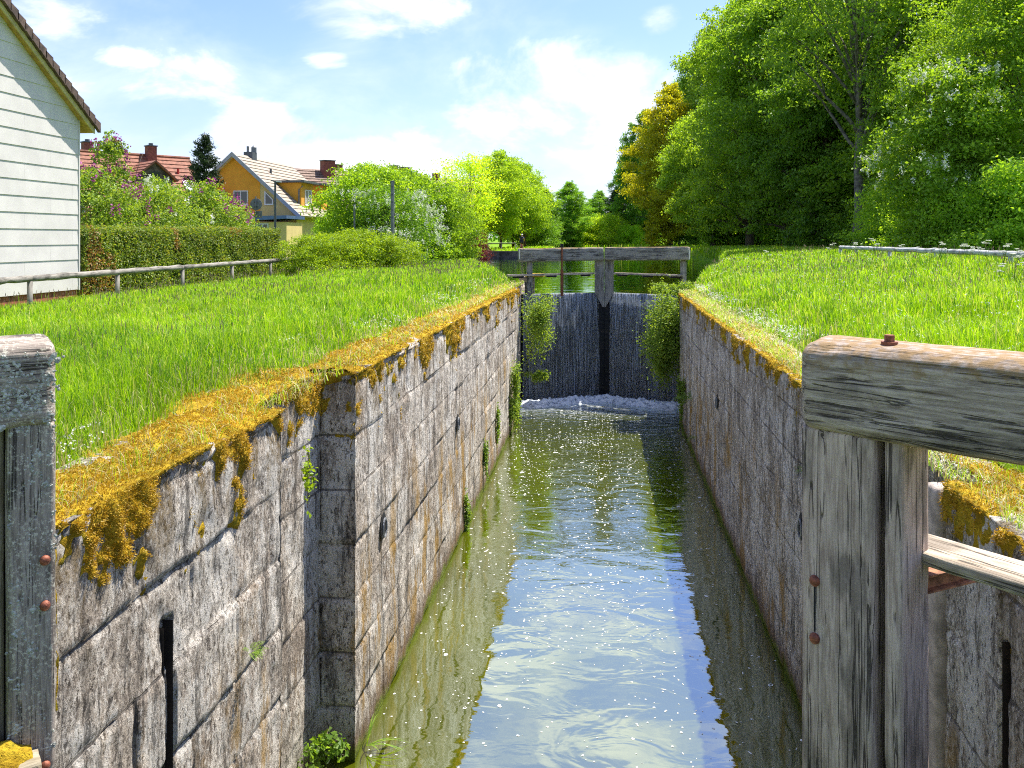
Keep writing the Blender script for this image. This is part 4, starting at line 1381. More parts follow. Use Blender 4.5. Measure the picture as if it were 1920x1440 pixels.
for i, (px, D, s, c, lb) in enumerate([
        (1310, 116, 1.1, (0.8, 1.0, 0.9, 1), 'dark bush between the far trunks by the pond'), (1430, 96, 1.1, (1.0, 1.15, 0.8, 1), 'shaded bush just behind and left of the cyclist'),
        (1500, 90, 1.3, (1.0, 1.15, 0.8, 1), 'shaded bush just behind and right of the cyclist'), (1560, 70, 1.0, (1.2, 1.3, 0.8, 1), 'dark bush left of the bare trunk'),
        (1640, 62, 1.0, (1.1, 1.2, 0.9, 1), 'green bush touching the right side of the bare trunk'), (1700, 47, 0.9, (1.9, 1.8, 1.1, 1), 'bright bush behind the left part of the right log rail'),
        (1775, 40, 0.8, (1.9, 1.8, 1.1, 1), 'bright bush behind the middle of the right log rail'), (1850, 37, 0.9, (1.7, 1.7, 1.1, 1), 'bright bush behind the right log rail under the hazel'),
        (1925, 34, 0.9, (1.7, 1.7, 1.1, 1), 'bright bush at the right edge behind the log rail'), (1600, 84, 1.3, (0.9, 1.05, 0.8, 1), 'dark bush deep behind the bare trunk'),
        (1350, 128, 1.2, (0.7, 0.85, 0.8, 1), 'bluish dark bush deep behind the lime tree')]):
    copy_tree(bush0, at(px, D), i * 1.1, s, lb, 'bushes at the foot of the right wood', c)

# ---- trees and shrubs beyond the pond and on the left
G_F = 'trees and bushes beyond the pond'
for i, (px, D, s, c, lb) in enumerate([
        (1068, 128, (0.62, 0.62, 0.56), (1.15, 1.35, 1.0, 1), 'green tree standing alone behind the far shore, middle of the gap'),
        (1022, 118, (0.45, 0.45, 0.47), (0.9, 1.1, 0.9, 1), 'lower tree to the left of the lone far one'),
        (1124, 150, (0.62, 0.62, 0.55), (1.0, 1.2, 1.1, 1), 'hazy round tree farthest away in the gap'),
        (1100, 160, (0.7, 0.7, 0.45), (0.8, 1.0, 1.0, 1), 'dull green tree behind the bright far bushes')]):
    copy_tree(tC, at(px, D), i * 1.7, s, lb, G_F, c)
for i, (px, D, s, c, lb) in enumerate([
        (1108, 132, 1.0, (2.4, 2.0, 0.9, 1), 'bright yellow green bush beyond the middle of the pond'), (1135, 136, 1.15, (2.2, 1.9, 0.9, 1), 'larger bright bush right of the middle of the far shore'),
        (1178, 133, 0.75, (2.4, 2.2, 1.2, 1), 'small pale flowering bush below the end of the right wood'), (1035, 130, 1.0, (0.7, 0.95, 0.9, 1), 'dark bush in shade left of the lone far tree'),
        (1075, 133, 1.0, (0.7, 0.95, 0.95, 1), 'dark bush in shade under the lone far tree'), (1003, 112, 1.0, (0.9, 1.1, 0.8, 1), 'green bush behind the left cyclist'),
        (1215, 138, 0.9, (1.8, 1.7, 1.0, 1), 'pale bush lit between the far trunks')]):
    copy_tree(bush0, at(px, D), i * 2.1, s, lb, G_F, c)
G_M = 'park trees left of the pond'
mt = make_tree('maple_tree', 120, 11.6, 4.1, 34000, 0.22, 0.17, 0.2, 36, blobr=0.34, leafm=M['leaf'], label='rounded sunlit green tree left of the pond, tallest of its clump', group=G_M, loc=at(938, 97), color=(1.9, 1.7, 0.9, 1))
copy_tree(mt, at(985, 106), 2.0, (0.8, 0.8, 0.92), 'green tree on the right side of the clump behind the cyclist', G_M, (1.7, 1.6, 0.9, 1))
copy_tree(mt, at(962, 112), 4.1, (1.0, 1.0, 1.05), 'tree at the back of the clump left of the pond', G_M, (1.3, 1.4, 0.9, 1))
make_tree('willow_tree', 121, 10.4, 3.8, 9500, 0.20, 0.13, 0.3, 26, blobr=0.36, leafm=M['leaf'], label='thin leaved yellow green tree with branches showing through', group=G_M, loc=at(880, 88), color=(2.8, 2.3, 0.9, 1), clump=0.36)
make_tree('copper_shrub', 122, 3.6, 1.2, 6000, 0.13, 0.05, 0.0, 16, blobr=0.5, leafm=M['leaf_red'], label='dark red leaved shrub under the park trees', cat='shrub', loc=at(893, 73), stems=3)

G_B = 'big leafy bushes in the middle distance'
big = make_tree('bush', 130, 6.2, 3.7, 42000, 0.17, 0.09, 0.0, 48, blobr=0.30, leafm=M['leaf'], label='broad green bush between the brown roof and the grey pole', cat='bush', group=G_B, loc=at(692, 49), stems=4,
                prof=lambda t: math.sqrt(max(0.04, 1 - (t * 0.97) ** 2)), color=(1.5, 1.45, 0.8, 1))
copy_tree(big, at(765, 52), 1.9, (0.95, 0.95, 0.98), 'tallest leafy bush right behind the thick grey pole', G_B, (1.35, 1.35, 0.8, 1))
copy_tree(big, at(838, 54), 3.9, (0.6, 0.6, 0.78), 'green bush at the right end of the bush row', G_B, (1.3, 1.3, 0.8, 1))
copy_tree(big, at(628, 56), 5.0, (0.42, 0.42, 0.62), 'bush in front of the yellow house\'s right end', G_B, (1.7, 1.7, 0.9, 1))
make_tree('hawthorn', 131, 4.7, 2.7, 20000, 0.12, 0.07, 0.0, 34, blobr=0.33, leafm=M['leaf'], label='dark bush covered in white blossom around the thick grey pole', cat='bush', loc=at(728, 45.5), stems=4,
          prof=lambda t: math.sqrt(max(0.04, 1 - t * t)), color=(0.85, 1.0, 0.8, 1), flower=(900, 0.05, M['petal'], 0.07, (0.15, 0.9)))
G_Y = 'low yellow green shrubs at the end of the left meadow'
lo = make_tree('low_shrub', 132, 2.0, 1.5, 15000, 0.085, 0.03, 0.0, 26, blobr=0.33, leafm=M['leaf_yel'], label='yellow green shrub next to the end of the left log rail', cat='shrub', group=G_Y, loc=at(578, 37.5), stems=5,
               prof=lambda t: math.sqrt(max(0.04, 1 - t * t)))
copy_tree(lo, at(625, 39), 1.0, (1.1, 1.1, 1.05), 'second shrub from the rail end, below the orange wall', G_Y)
copy_tree(lo, at(680, 40.5), 2.0, (1.2, 1.2, 1.08), 'shrub below the thin blue grey pole', G_Y)
copy_tree(lo, at(735, 41.5), 3.0, (1.1, 1.1, 0.9), 'shrub at the right end of the low yellow green row', G_Y)

G_L = 'lilacs behind the clipped hedge'
lil = make_tree('lilac_bush', 140, 4.6, 2.1, 15000, 0.125, 0.05, 0.0, 34, blobr=0.34, leafm=M['leaf_lilac'], label='lilac bush with deep purple panicles beside the white house', cat='bush', group=G_L, loc=at(178, 31.3), stems=5,
                prof=lambda t: math.sqrt(max(0.05, 1 - t * t)), flower=(170, 0.085, M['lilac'], 0.085, (0.25, 1.0)))
copy_tree(lil, at(372, 39.4), 2.2, (1.15, 1.15, 1.02), 'lilac bush with few pink purple panicles left of the spruce foot', G_L)
copy_tree(lil, at(425, 42), 4.0, (0.9, 0.9, 0.88), 'lowest lilac bush, at the right end of the hedge row', G_L)
make_tree('lilac_bush', 141, 4.6, 2.5, 19000, 0.125, 0.05, 0.0, 34, blobr=0.34, leafm=M['leaf_lilac'], label='lilac bush with white panicles in the middle of the row', cat='bush', group=G_L, loc=at(285, 35), stems=5,
          prof=lambda t: math.sqrt(max(0.05, 1 - t * t)), flower=(170, 0.075, M['petal'], 0.075, (0.5, 1.0)))
make_tree('lilac_bush', 142, 6.2, 0.9, 5000, 0.125, 0.045, 0.35, 22, blobr=0.42, leafm=M['leaf_lilac'], label='tall thin lilac shoot with purple panicles rising above the red roof', cat='bush', group=G_L, loc=at(206, 33), stems=2,
          flower=(60, 0.08, M['lilac'], 0.08, (0.5, 0.95)))
make_tree('low_shrub', 143, 3.4, 1.0, 9000, 0.10, 0.04, 0.0, 18, blobr=0.45, leafm=M['leaf'], label='small dark green shrub behind the round traffic sign', cat='shrub', loc=at(462, 47), stems=3, color=(0.9, 1.0, 0.9, 1))


def spruce(loc):
    rng = np.random.default_rng(5)
    H, R = 8.0, 2.1
    root = empty('spruce_tree', loc, 0, label='dark spruce with a pointed top between the red roof and the orange house', cat='tree')
    MB().tube([(0, 0, -0.2), (0.03, 0, H * .5), (0, 0, H)], [0.13, 0.08, 0.015], 8).build('trunk', M['bark'], root, True)
    Ps, Ns = [], []
    br = MB()
    z = 0.5
    while z < H - 0.15:
        t = z / H
        nb_ = 6
        for k in range(nb_):
            a = rng.uniform(0, 6.28)
            L = R * (1 - t) ** 0.8 * rng.uniform(0.7, 1.1) + 0.08
            dz = L * (0.25 if t > .6 else -0.05)
            e = np.array([math.cos(a) * L, math.sin(a) * L, dz])
            br.tube([(0, 0, z), tuple(np.array([0, 0, z]) + e)], [0.015, 0.004], 4)
            n = int(70 * L + 14)
            s = rng.uniform(0.1, 1, n)[:, None] ** 0.8
            p = np.array([0, 0, z]) + e * s + rng.normal(0, 0.09, (n, 3)) * np.array([1, 1, 0.7])
            Ps.append(p); Ns.append(nrm(e * np.ones((n, 1)) + rng.normal(0, .3, (n, 3))))
        z += 0.16
    P, Nn = np.concatenate(Ps), np.concatenate(Ns)
    br.build('branch', M['bark'], root)
    V, Fq = leaf_cloud(P, Nn, 0.17, rng, up=0.2, asp=0.3)
    obj('crown', mesh_np('crown', V, [Fq], M['leaf_spruce']), root)


spruce(at(383, 48))
# dark spruce far away
sp2 = [o for o in bpy.data.objects if o.name == 'spruce_tree'][0]
copy_tree(sp2, at(1156, 150), 1.0, (2.2, 2.2, 1.25), 'distant dark spruce beside the left end of the right wood')

# far off wood closing the horizon
rng = np.random.default_rng(77)
n = 60000
th = rng.uniform(-1.25, 1.0, n)
rad = 300 + rng.uniform(-12, 12, n)
x, y = np.sin(th) * rad, np.cos(th) * rad
h = (10 + 3.5 * fbm(th * 26, th * 0, 0, 3, 5)) * rng.random(n) ** 0.7
P = np.stack([x, y, 3.8 + h], -1)
V, Fq = leaf_cloud(P, nrm(np.stack([-x, -y, 0 * x + 60], -1)), 1.5, rng, up=0.5)
o = obj('far_wood', mesh_np('far_wood', V, [Fq], M['leaf']))
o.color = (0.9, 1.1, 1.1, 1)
tag(o, label='far off belt of woodland on the horizon', cat='wood', kind='stuff')


# ---- hedge
def hedge():
    rng = np.random.default_rng(9)
    y0, y1, x0, x1 = 23.9, 39.4, -16.6, -15.35
    root = empty('hedge', ((x0 + x1) / 2, (y0 + y1) / 2, 3.3), label='long clipped hornbeam hedge beside the white house', cat='hedge')
    ox, oy, oz = root.location
    n = 62000
    f = rng.random(n)
    Y = rng.uniform(y0, y1, n)
    top = np.interp(Y, [y0, y1], [5.47, 5.60])
    # face toward canal, top, near end
    P = np.zeros((n, 3)); N = np.zeros((n, 3))
    a = f < 0.55
    P[a] = np.stack([np.full(a.sum(), x1), Y[a], 3.25 + (top[a] - 3.25) * rng.random(a.sum()) ** 0.85], -1); N[a] = (1, 0, 0)
    b = (f >= 0.55) & (f < 0.82)
    P[b] = np.stack([rng.uniform(x0, x1, b.sum()), Y[b], top[b]], -1); N[b] = (0, 0, 1)
    c = f >= 0.82
    P[c] = np.stack([rng.uniform(x0, x1, c.sum()), np.where(rng.random(c.sum()) < .75, y0, y1), 3.25 + 2.2 * rng.random(c.sum())], -1); N[c] = (0, -1, 0)
    bump = fbm(P[:, 1] * 1.3, P[:, 2] * 1.3, P[:, 0] * 1.3, 3, 4)[:, None] * 0.10
    P = P + N * (bump + rng.normal(0, 0.045, (n, 1))) + rng.normal(0, 0.03, (n, 3))
    V, Fq = leaf_cloud(P - np.array([ox, oy, oz]), N, 0.085, rng, up=0.3, outw=0.8, asp=0.6)
    brown = (fbm(P[:, 1] * 0.75, P[:, 2] * 0.35, 0, 3, 14) > 0.42) & (rng.random(n) < 0.6)
    me = mesh_np('foliage', V, [Fq], [M['leaf_hedge'], M['leaf_hedge_b']], False, brown.astype(int))
    obj('foliage', me, root)
    MB().box(x0 + .14 - ox, x1 - .14 - ox, y0 + .14 - oy, y1 - .14 - oy, -0.3, 2.02).build('shade_core', plain('hedge_inside', (0.035, 0.035, 0.015), 1, 0, 0.5, 9, 1, 30), root)  # solid dark core, the shade inside the hedge put into its colour


hedge()


# ---- log rail fences
def rail_fence(pts_posts, z_of, r, mat, postm, label, seed):
    rng = np.random.default_rng(seed)
    p0 = pts_posts[0]
    root = empty('log_rail_fence', (p0[0], p0[1], 0), label=label, cat='fence')
    o = Vector((p0[0], p0[1], 0))
    full = [Vector((x, y, z_of(y))) for x, y in pts_posts]
    for i in range(0, len(full) - 1, 2):
        seg = full[i:i + 3]
        a, b = seg[0], seg[-1]
        d = b - a
        n = 24
        mb = MB()
        L = d.length
        pts = [Vector((t * L, rng.normal(0, 0.006), rng.normal(0, 0.006))) for t in np.linspace(-0.005, 1.005, n)]
        rad = [r * (1 + 0.06 * rng.normal()) for _ in range(n)]
        rad[0] *= 0.93; rad[-1] *= 0.93
        me_ = mb.tube(pts, rad, 14).mesh('rail', mat, True)
        rl = obj('rail', me_, root)
        rl.matrix_local = frame(a - o, d)
    for x, y in pts_posts:
        g = gz(x, y)
        zt = z_of(y) - r * 0.8
        h = zt - g + 0.5
        me_ = MB().tube([(0, 0, 0), (h * .5, 0.003, 0.003), (h, 0, 0)], [r * 0.80, r * .78, r * .76], 12).mesh('post', postm, True)
        po = obj('post', me_, root)
        po.matrix_local = frame((x - o.x, y - o.y, g - 0.5), (0, 0, 1), (1, 0, 0))


zl = lambda y: np.interp(y, [10, 20, 40], [4.16, 4.2, 4.24])
def ray_x(px, X):
    """depth where the ray through column px meets the plane x = X"""
    return X / (((px - 960) / F) * CS - SN)
lp = []
for px in (-420, -150, 56, 220, 342, 435, 507, 552):
    D = ray_x(px, -14.2); u = (px - 960) / F
    lp.append((-14.2, D * (CS + u * SN)))
rail_fence(lp, zl, 0.085, M['rail'], M['rail'], 'grey log rail fence on short posts in front of the hedge and white house', 3)
rp = []
for px in (1576, 1606, 1668, 1755, 1895, 2100):
    D = ray_x(px, 10.0); u = (px - 960) / F
    rp.append((10.0, D * (CS + u * SN)))
rp = rp[::-1]
rail_fence(rp, lambda y: 4.82, 0.075, M['rail2'], M['rail2'], 'silvery log rail fence at the edge of the right meadow under the bright trees', 4)
fp = [PXY(px, 84) for px in (890, 915, 940, 967)]
rail_fence(fp, lambda y: 4.72, 0.06, M['rail'], M['rail'], 'thin distant rail fence beyond the quay wall', 6)


# ---- poles, lamp and sign
def mast(px, D, ztop, r, name, label, mat):
    x, y = PXY(px, D); g = gz(x, y)
    root = empty(name, (x, y, g), label=label, cat='pole')
    h = ztop - g
    MB().tube([(0, 0, -0.2), (0, 0, h)], [r, r * 0.92], 8).build('shaft', mat, root)
    MB().tube([(0, 0, h), (0, 0, h + 0.05)], [r * 1.06, r * 1.0], 8).build('cap', M['darkmetal'], root)
    for k in range(7):
        MB().box(-0.014, 0.014, -r * 1.03, -r * 0.9, h - 0.29 - k * 0.38, h - 0.20 - k * 0.38).build('fixing_hole', M['black'], root)


mast(736, 42, CAMZ + (447 - 341) / 1600 * 42, 0.10, 'steel_post', 'thick grey steel post standing in front of the white blossoming bush', M['greymetal'])
mast(664.5, 44, CAMZ + (447 - 384) / 1600 * 44, 0.05, 'steel_post', 'thin blue grey post left of the thick one', M['greymetal'])


def lamp():
    x, y = PXY(516, 46); g = gz(x, y)
    root = empty('street_lamp', (x, y, g), YAW, label='slim dark street lamp with a short flat head in front of the orange house', cat='street lamp')
    h = CAMZ + (447 - 341) / 1600 * 46 - g
    MB().tube([(0, 0, -0.2), (0, 0, h)], [0.07, 0.055], 10).build('pole', M['darkmetal'], root)
    MB().bar((-0.12, 0, h + 0.03), (0.2, 0, h + 0.03), 0.06, 0.05).build('arm', M['darkmetal'], root)
    b = MB().bar((-0.22, 0, h + 0.07), (0.0, 0, h + 0.05), 0.16, 0.05)
    b.build('lamp_head', M['greymetal'], root)
    MB().bar((0.05, 0, h + 0.03), (0.32, 0, h + 0.0), 0.14, 0.05).build('lamp_glass', M['whiteframe'], root)


lamp()


def sign():
    x, y = PXY(480, 43); g = gz(x, y)
    root = empty('traffic_sign', (x, y, g), YAW, label='back of a round traffic sign with a smaller square plate below it, above the hedge', cat='traffic sign')
    h = CAMZ + (447 - 368) / 1600 * 43 - g
    MB().tube([(0, -0.03, -0.2), (0, -0.03, h)], 0.03, 8).build('pole', M['greymetal'], root)
    zc = CAMZ + (447 - 383) / 1600 * 43 - g
    MB().tube([(0, 0.01, zc), (0, 0.03, zc)], 0.30, 28).build('round_plate', M['greymetal'], root)
    z2 = CAMZ + (447 - 402) / 1600 * 43 - g
    MB().box(-0.06, 0.30, 0.01, 0.03, z2 - 0.17, z2 + 0.17).build('square_plate', M['greymetal'], root)
    b = MB()
    for z in (zc + 0.12, zc - 0.12, z2 + 0.1, z2 - 0.1):
        b.box(-0.10, 0.10, -0.035, 0.008, z - 0.015, z + 0.015)
    b.build('clamp', M['darkmetal'], root)


sign()


# ------------------------------------------------------------------ houses
def tile_roof(mb, a, b, c, d, rows, th=0.10, lift=0.045):
    """a-b ridge, d-c eave"""
    a, b, c, d = map(Vector, (a, b, c, d))
    n = (b - a).cross(d - a).normalized()
    if n.z < 0: n = -n
    for i in range(rows):
        t0, t1 = i / rows, (i + 1) / rows
        p = [a.lerp(d, t0), b.lerp(c, t0), b.lerp(c, t1), a.lerp(d, t1)]
        top = [p[0], p[1], p[2] + n * lift, p[3] + n * lift]
        bot = [q - n * th for q in p]
        mb.add(top + bot, [(0, 1, 2, 3), (7, 6, 5, 4), (3, 2, 6, 7), (0, 3, 7, 4), (1, 5, 6, 2), (0, 4, 5, 1)])
    return mb


def window(parent, c, d, n, w, h, bars=1, pane=None, frame_w=0.07):
    """window on a wall: c centre, d along the wall, n outward normal"""
    c, d, n = Vector(c), Vector(d).normalized(), Vector(n).normalized()
    up = Vector((0, 0, 1))
    f = MB()
    def bx(cx, cz, ww, hh, dep, o0):
        p = c + d * cx + up * cz
        vs = []
        for q in (o0, o0 + dep):
            for (sx, sz) in ((-1, -1), (1, -1), (1, 1), (-1, 1)):
                vs.append(p + d * sx * ww / 2 + up * sz * hh / 2 + n * q)
        f.add(vs, [(0, 3, 2, 1), (4, 5, 6, 7), (0, 1, 5, 4), (1, 2, 6, 5), (2, 3, 7, 6), (3, 0, 4, 7)])
    bx(-w / 2 + frame_w / 2, 0, frame_w, h, 0.06, 0.0)
    bx(w / 2 - frame_w / 2, 0, frame_w, h, 0.06, 0.0)
    bx(0, h / 2 - frame_w / 2, w - 2 * frame_w, frame_w, 0.06, 0.0)
    bx(0, -h / 2 + frame_w / 2, w - 2 * frame_w, frame_w, 0.06, 0.0)
    for k in range(bars):
        bx(-w / 2 + w * (k + 1) / (bars + 1), 0, frame_w, h - 2 * frame_w, 0.055, 0.0)
    fr = f.build('window', M['whiteframe'], parent)
    g = MB()
    iw, ih = w / 2 - frame_w, h / 2 - frame_w
    g.add([c + d * sx * iw + up * sz * ih + n * 0.012 for sx, sz in ((-1, -1), (1, -1), (1, 1), (-1, 1))], [(0, 1, 2, 3)])
    g.build('pane', pane or M['glass'], fr)
    s = MB().add([c + d * sx * (w / 2 + 0.05) + up * (-h / 2 + dz) + n * q for q in (0, 0.12) for sx, dz in ((-1, -0.06), (1, -0.06), (1, -0.003), (-1, -0.003))],
                 [(0, 3, 2, 1), (4, 5, 6, 7), (0, 1, 5, 4), (1, 2, 6, 5), (2, 3, 7, 6), (3, 0, 4, 7)])
    s.build('sill', M['whiteframe'], fr)
    return fr


def white_house():
    X, Yc = -15.2, 23.4
    O = Vector((X, Yc, 3.2))
    root = empty('white_house', tuple(O), label='white board clad gable house with a dark tiled roof at the left edge', cat='house')
    sl_ = 0.67
    ze, Ye = 8.30, 23.95                     # underside at the eave tip
    Yr = Ye - 6.9
    und = lambda y: ze + (Ye - y) * sl_ if y > Yr else ze + (Ye - (2 * Yr - y)) * sl_
    L = lambda x, y, z: (x - O.x, y - O.y, z - O.z)
    Ynear = 2 * Yr - Yc
    # core walls
    b = MB()
    prof = [(Yc, 3.75), (Yc, und(Yc) - 0.05), (Yr, und(Yr) - 0.1), (Ynear, und(Ynear) - 0.05), (Ynear, 3.75)]
    b.prism([L(X - 0.03, y, z) for y, z in prof], (-11, 0, 0))
    b.build('wall', M['siding'], root)
    # lapped boards on the gable
    s = MB()
    h = 0.435
    z = 3.72
    row = 0
    while z < und(Yr):
        zt = z + h
        zm = min(zt, und(Yr) - 0.02)
        y1 = Yc if zt < und(Yc) else Yc - (zt - und(Yc)) / sl_ + 0.2
        y0 = 2 * Yr - y1
        y1b = Yc if z < und(Yc) else Yc - (z - und(Yc)) / sl_ + 0.2
        y1, y1b = min(y1, Yc), min(y1b, Yc)
        joints = [yy for yy in np.arange(Ynear + (row % 3) * 1.05, Yc, 3.1)]
        y0b = 2 * Yr - y1b
        edges = [y0b] + [j for j in joints if y0 + 0.1 < j < y1 - 0.1] + [y1b]
        for k in range(len(edges) - 1):
            a, c = edges[k] + 0.002, edges[k + 1] - 0.002
            at_ = max(a, y0); ct = min(c, y1)
            vs = [L(X + 0.032, a, z), L(X + 0.032, c, z), L(X + 0.014, ct, zm), L(X + 0.014, at_, zm),
                  L(X - 0.02, a, z), L(X - 0.02, c, z), L(X - 0.02, ct, zm), L(X - 0.02, at_, zm)]
            s.add(vs, [(0, 1, 2, 3), (7, 6, 5, 4), (0, 4, 5, 1), (2, 6, 7, 3), (1, 5, 6, 2), (0, 3, 7, 4)])
        z += h; row += 1
    s.build('cladding', M['siding'], root)
    MB().box(X - 11 - O.x, X - 0.02 - O.x, Ynear - O.y + .03, Yc - .03 - O.y, -0.6, 0.53).build('plinth', M['brick'], root)
    MB().box(0.0, 0.045, -0.03, 0.02, 0.5, und(Yc) - O.z - .03).build('corner_strip', M['siding'], root)
    # roof
    r = MB()
    th = 0.16
    tile_roof(r, L(X - 11.5, Yr, und(Yr) + 0.24), L(X + 0.26, Yr, und(Yr) + 0.24), L(X + 0.26, Ye, ze + 0.24), L(X - 11.5, Ye, ze + 0.24), 24, 0.08)
    tile_roof(r, L(X + 0.26, Yr, und(Yr) + 0.24), L(X - 11.5, Yr, und(Yr) + 0.24), L(X - 11.5, 2 * Yr - Ye, ze + 0.24), L(X + 0.26, 2 * Yr - Ye, ze + 0.24), 24, 0.08)
    rf = r.build('roof', M['tile_br'], root)
    v = MB()
    nn = 25
    for side in (1, -1):
        for k in range(nn):
            t0, t1 = k / nn, (k + 1.12) / nn
            ya, yb = Yr + side * (Ye - Yr) * t0, Yr + side * (Ye - Yr) * min(t1, 1.01)
            za, zb = und(Yr) - (und(Yr) - ze) * t0, und(Yr) - (und(Yr) - ze) * min(t1, 1.01)
            v.add([L(X + xx, y, zz + q) for xx in (0.24, 0.34) for (y, zz, q) in ((ya, za, 0.10), (yb, zb, 0.07), (yb, zb, 0.36), (ya, za, 0.29))],
                  [(0, 1, 2, 3), (7, 6, 5, 4), (0, 4, 5, 1), (1, 5, 6, 2), (2, 6, 7, 3), (3, 7, 4, 0)])
    v.build('verge_tiles', M['tile_br'], rf)
    w_ = MB()
    for side in (1, -1):
        y0, y1 = Yr, Yr + side * (Ye - Yr) * 0.985
        w_.add([L(X + xx, y, zz + q) for xx in (0.20, 0.24) for (y, zz, q) in ((y0, und(Yr), -0.04), (y1, ze, -0.0), (y1, ze, 0.16), (y0, und(Yr), 0.16))],
               [(0, 1, 2, 3), (7, 6, 5, 4), (0, 4, 5, 1), (1, 5, 6, 2), (2, 6, 7, 3), (3, 7, 4, 0)])
    w_.build('verge_board', M['verge'], rf)
    sf = MB()
    for side in (1, -1):
        y0, y1 = Yr, Yr + side * (Ye - Yr) * 0.985
        sf.add([L(X + xx, y, zz + q) for xx in (-11.4, 0.20) for (y, zz, q) in ((y0, und(Yr), 0.02), (y1, ze, 0.02), (y1, ze, 0.07), (y0, und(Yr), 0.07))],
               [(0, 1, 2, 3), (7, 6, 5, 4), (0, 4, 5, 1), (1, 5, 6, 2), (2, 6, 7, 3), (3, 7, 4, 0)])
    sf.build('soffit', M['soffit'], rf)


white_house()


def orange_house():
    # local frame: x along the gable to the right, y along the ridge away from the canal, origin under the near ridge end
    px_, D = 440.5, 62.0
    x, y = PXY(px_, D)
    g = 2.9
    root = empty('orange_house', (x, y, g), YAW - math.atan2(1.26, 10) * 1.0, label='orange and pale yellow house with a long beige tiled roof and flat dormers', cat='house')
    Z = lambda py, DD=62.0: CAMZ + (447 - py) / F * DD - g
    zr = Z(287)
    XL, XR, LY = -3.6, 5.0, 10.6
    sl_ = (zr - Z(402, 61.5)) / 5.0
    zroof = lambda lx: zr - abs(lx) * sl_ if lx > 0 else zr + lx * sl_
    b = MB()
    b.prism([(XL + .35, 0, -0.5), (1.9, 0, -0.5), (1.9, 0, zroof(1.9) - .15), (0, 0, zr - .15), (XL + .35, 0, zroof(XL + .35) - .15)], (0, LY - .5, 0))
    b.build('wall', M['orange'], root)
    MB().prism([(1.9, 0.04, -0.5), (XR - .35, 0.04, -0.5), (XR - .35, 0.04, zroof(XR - .35) - .15), (1.9, 0.04, zroof(1.9) - .15)], (0, LY - .55, 0)).build('side_wall', M['yellow'], root)
    r = MB()
    tile_roof(r, (0, -0.45, zr), (0, LY, zr), (XR + .15, LY, zroof(XR + .15)), (XR + .15, -0.45, zroof(XR + .15)), 17, 0.12, 0.05)
    tile_roof(r, (0, LY, zr), (0, -0.45, zr), (XL, -0.45, zroof(XL)), (XL, LY, zroof(XL)), 13, 0.12, 0.05)
    rf = r.build('roof', M['tile_tan'], root)
    v = MB()
    for x1 in (XR + .15, XL):
        v.add([(lx, ly, zroof(lx) + q) for ly in (-0.52, -0.44) for lx, q in ((0, -0.28), (x1, -0.28), (x1, 0.06), (0, 0.06))],
              [(0, 1, 2, 3), (7, 6, 5, 4), (0, 4, 5, 1), (1, 5, 6, 2), (2, 6, 7, 3), (3, 7, 4, 0)])
    v.build('verge_board', M['fascia'], rf)
    v = MB()
    for x1 in (XR + .1, XL):
        v.add([(lx, ly, zroof(lx) + q) for ly in (-0.44, 0.0) for lx, q in ((0, -0.22), (x1, -0.22), (x1, -0.14), (0, -0.14))],
              [(0, 1, 2, 3), (7, 6, 5, 4), (0, 4, 5, 1), (1, 5, 6, 2), (2, 6, 7, 3), (3, 7, 4, 0)])
    v.build('soffit', M['whiteframe'], rf)
    # chimney and flues
    ch = MB().box(-0.35, 0.35, 2.2, 3.0, zr - 0.6, zr + 0.32).build('chimney', M['darkmetal'], rf)
    MB().tube([(-0.1, 2.4, zr + .3), (-0.1, 2.4, zr + .75)], 0.1, 8).tube([(0.2, 2.8, zr + .3), (0.2, 2.8, zr + .7), (0.2, 2.8, zr + .85)], [0.2, 0.2, 0.05], 10).build('flue', M['greymetal'], rf)
    MB().tube([(1.45, 3.0, zroof(1.45) - .1), (1.45, 3.0, zroof(1.45) + .4)], 0.09, 8).build('vent_pipe', M['darkmetal'], rf)
    # dormers: flat roofed boxes cutting through the long slope
    for (y0, y1, xr, zt, nm) in ((2.0, 4.5, 4.25, Z(344, 64.5), 0), (6.1, 9.2, 4.45, Z(350, 69), 1)):
        xl = (zr - zt) / sl_ - .2
        d = MB().box(xl, xr, y0, y1, -0.4 if nm else zroof(xr) - 0.6, zt).build('dormer', M['orange'], root)
        MB().box(xl - .1, xr + .35, y0 - .35, y1 + .3, zt + .003, zt + 0.16).build('dormer_roof', M['darkmetal'], d)
        if nm == 0:
            MB().box(xr - 0.9, xr + 0.02, y0 + .15, y1 - .05, -0.4, zroof(xr)).build('bay_wall', M['orange'], d)
    MB().tube([(4.4, 1.85, Z(350, 64)), (4.1, 1.9, Z(356, 64)), (4.1, 1.9, Z(402, 64))], 0.055, 6).build('downpipe', M['greymetal'], root)
    gx = (1, 0, 0)
    n0 = (0, -1, 0)
    # gable windows
    window(root, (((452 - 440.5) / F * 62) * 1.03, -0.0, Z(371)), gx, n0, 1.10, 1.05, 1, M['glass'])
    f = MB()
    wx = (507 - 440.5) / F * 62
    zz = Z(372)
    f.prism([(wx - .32, -0.02, zz - .5), (wx + .35, -0.02, zz - .5), (wx + .35, -0.02, zz - .1), (wx - .32, -0.02, zz + .55)], (0, -0.05, 0))
    fw = f.build('window', M['whiteframe'], root)
    MB().add([(wx - .22, -0.078, zz - .4), (wx + .26, -0.078, zz - .4), (wx + .26, -0.078, zz - .12), (wx - .22, -0.078, zz + .36)], [(0, 1, 2, 3)]).build('pane', M['glass'], fw)
    MB().box(1.98, 2.22, -0.05, 0.02, Z(346), Z(340)).build('alarm_box', M['whiteframe'], root)
    MB().box(4.3, 4.5, -0.05, 0.02, Z(396), Z(391)).build('alarm_box', M['whiteframe'], root)
    # dormer windows facing the canal
    nx = (1, 0, 0); dy = (0, 1, 0)
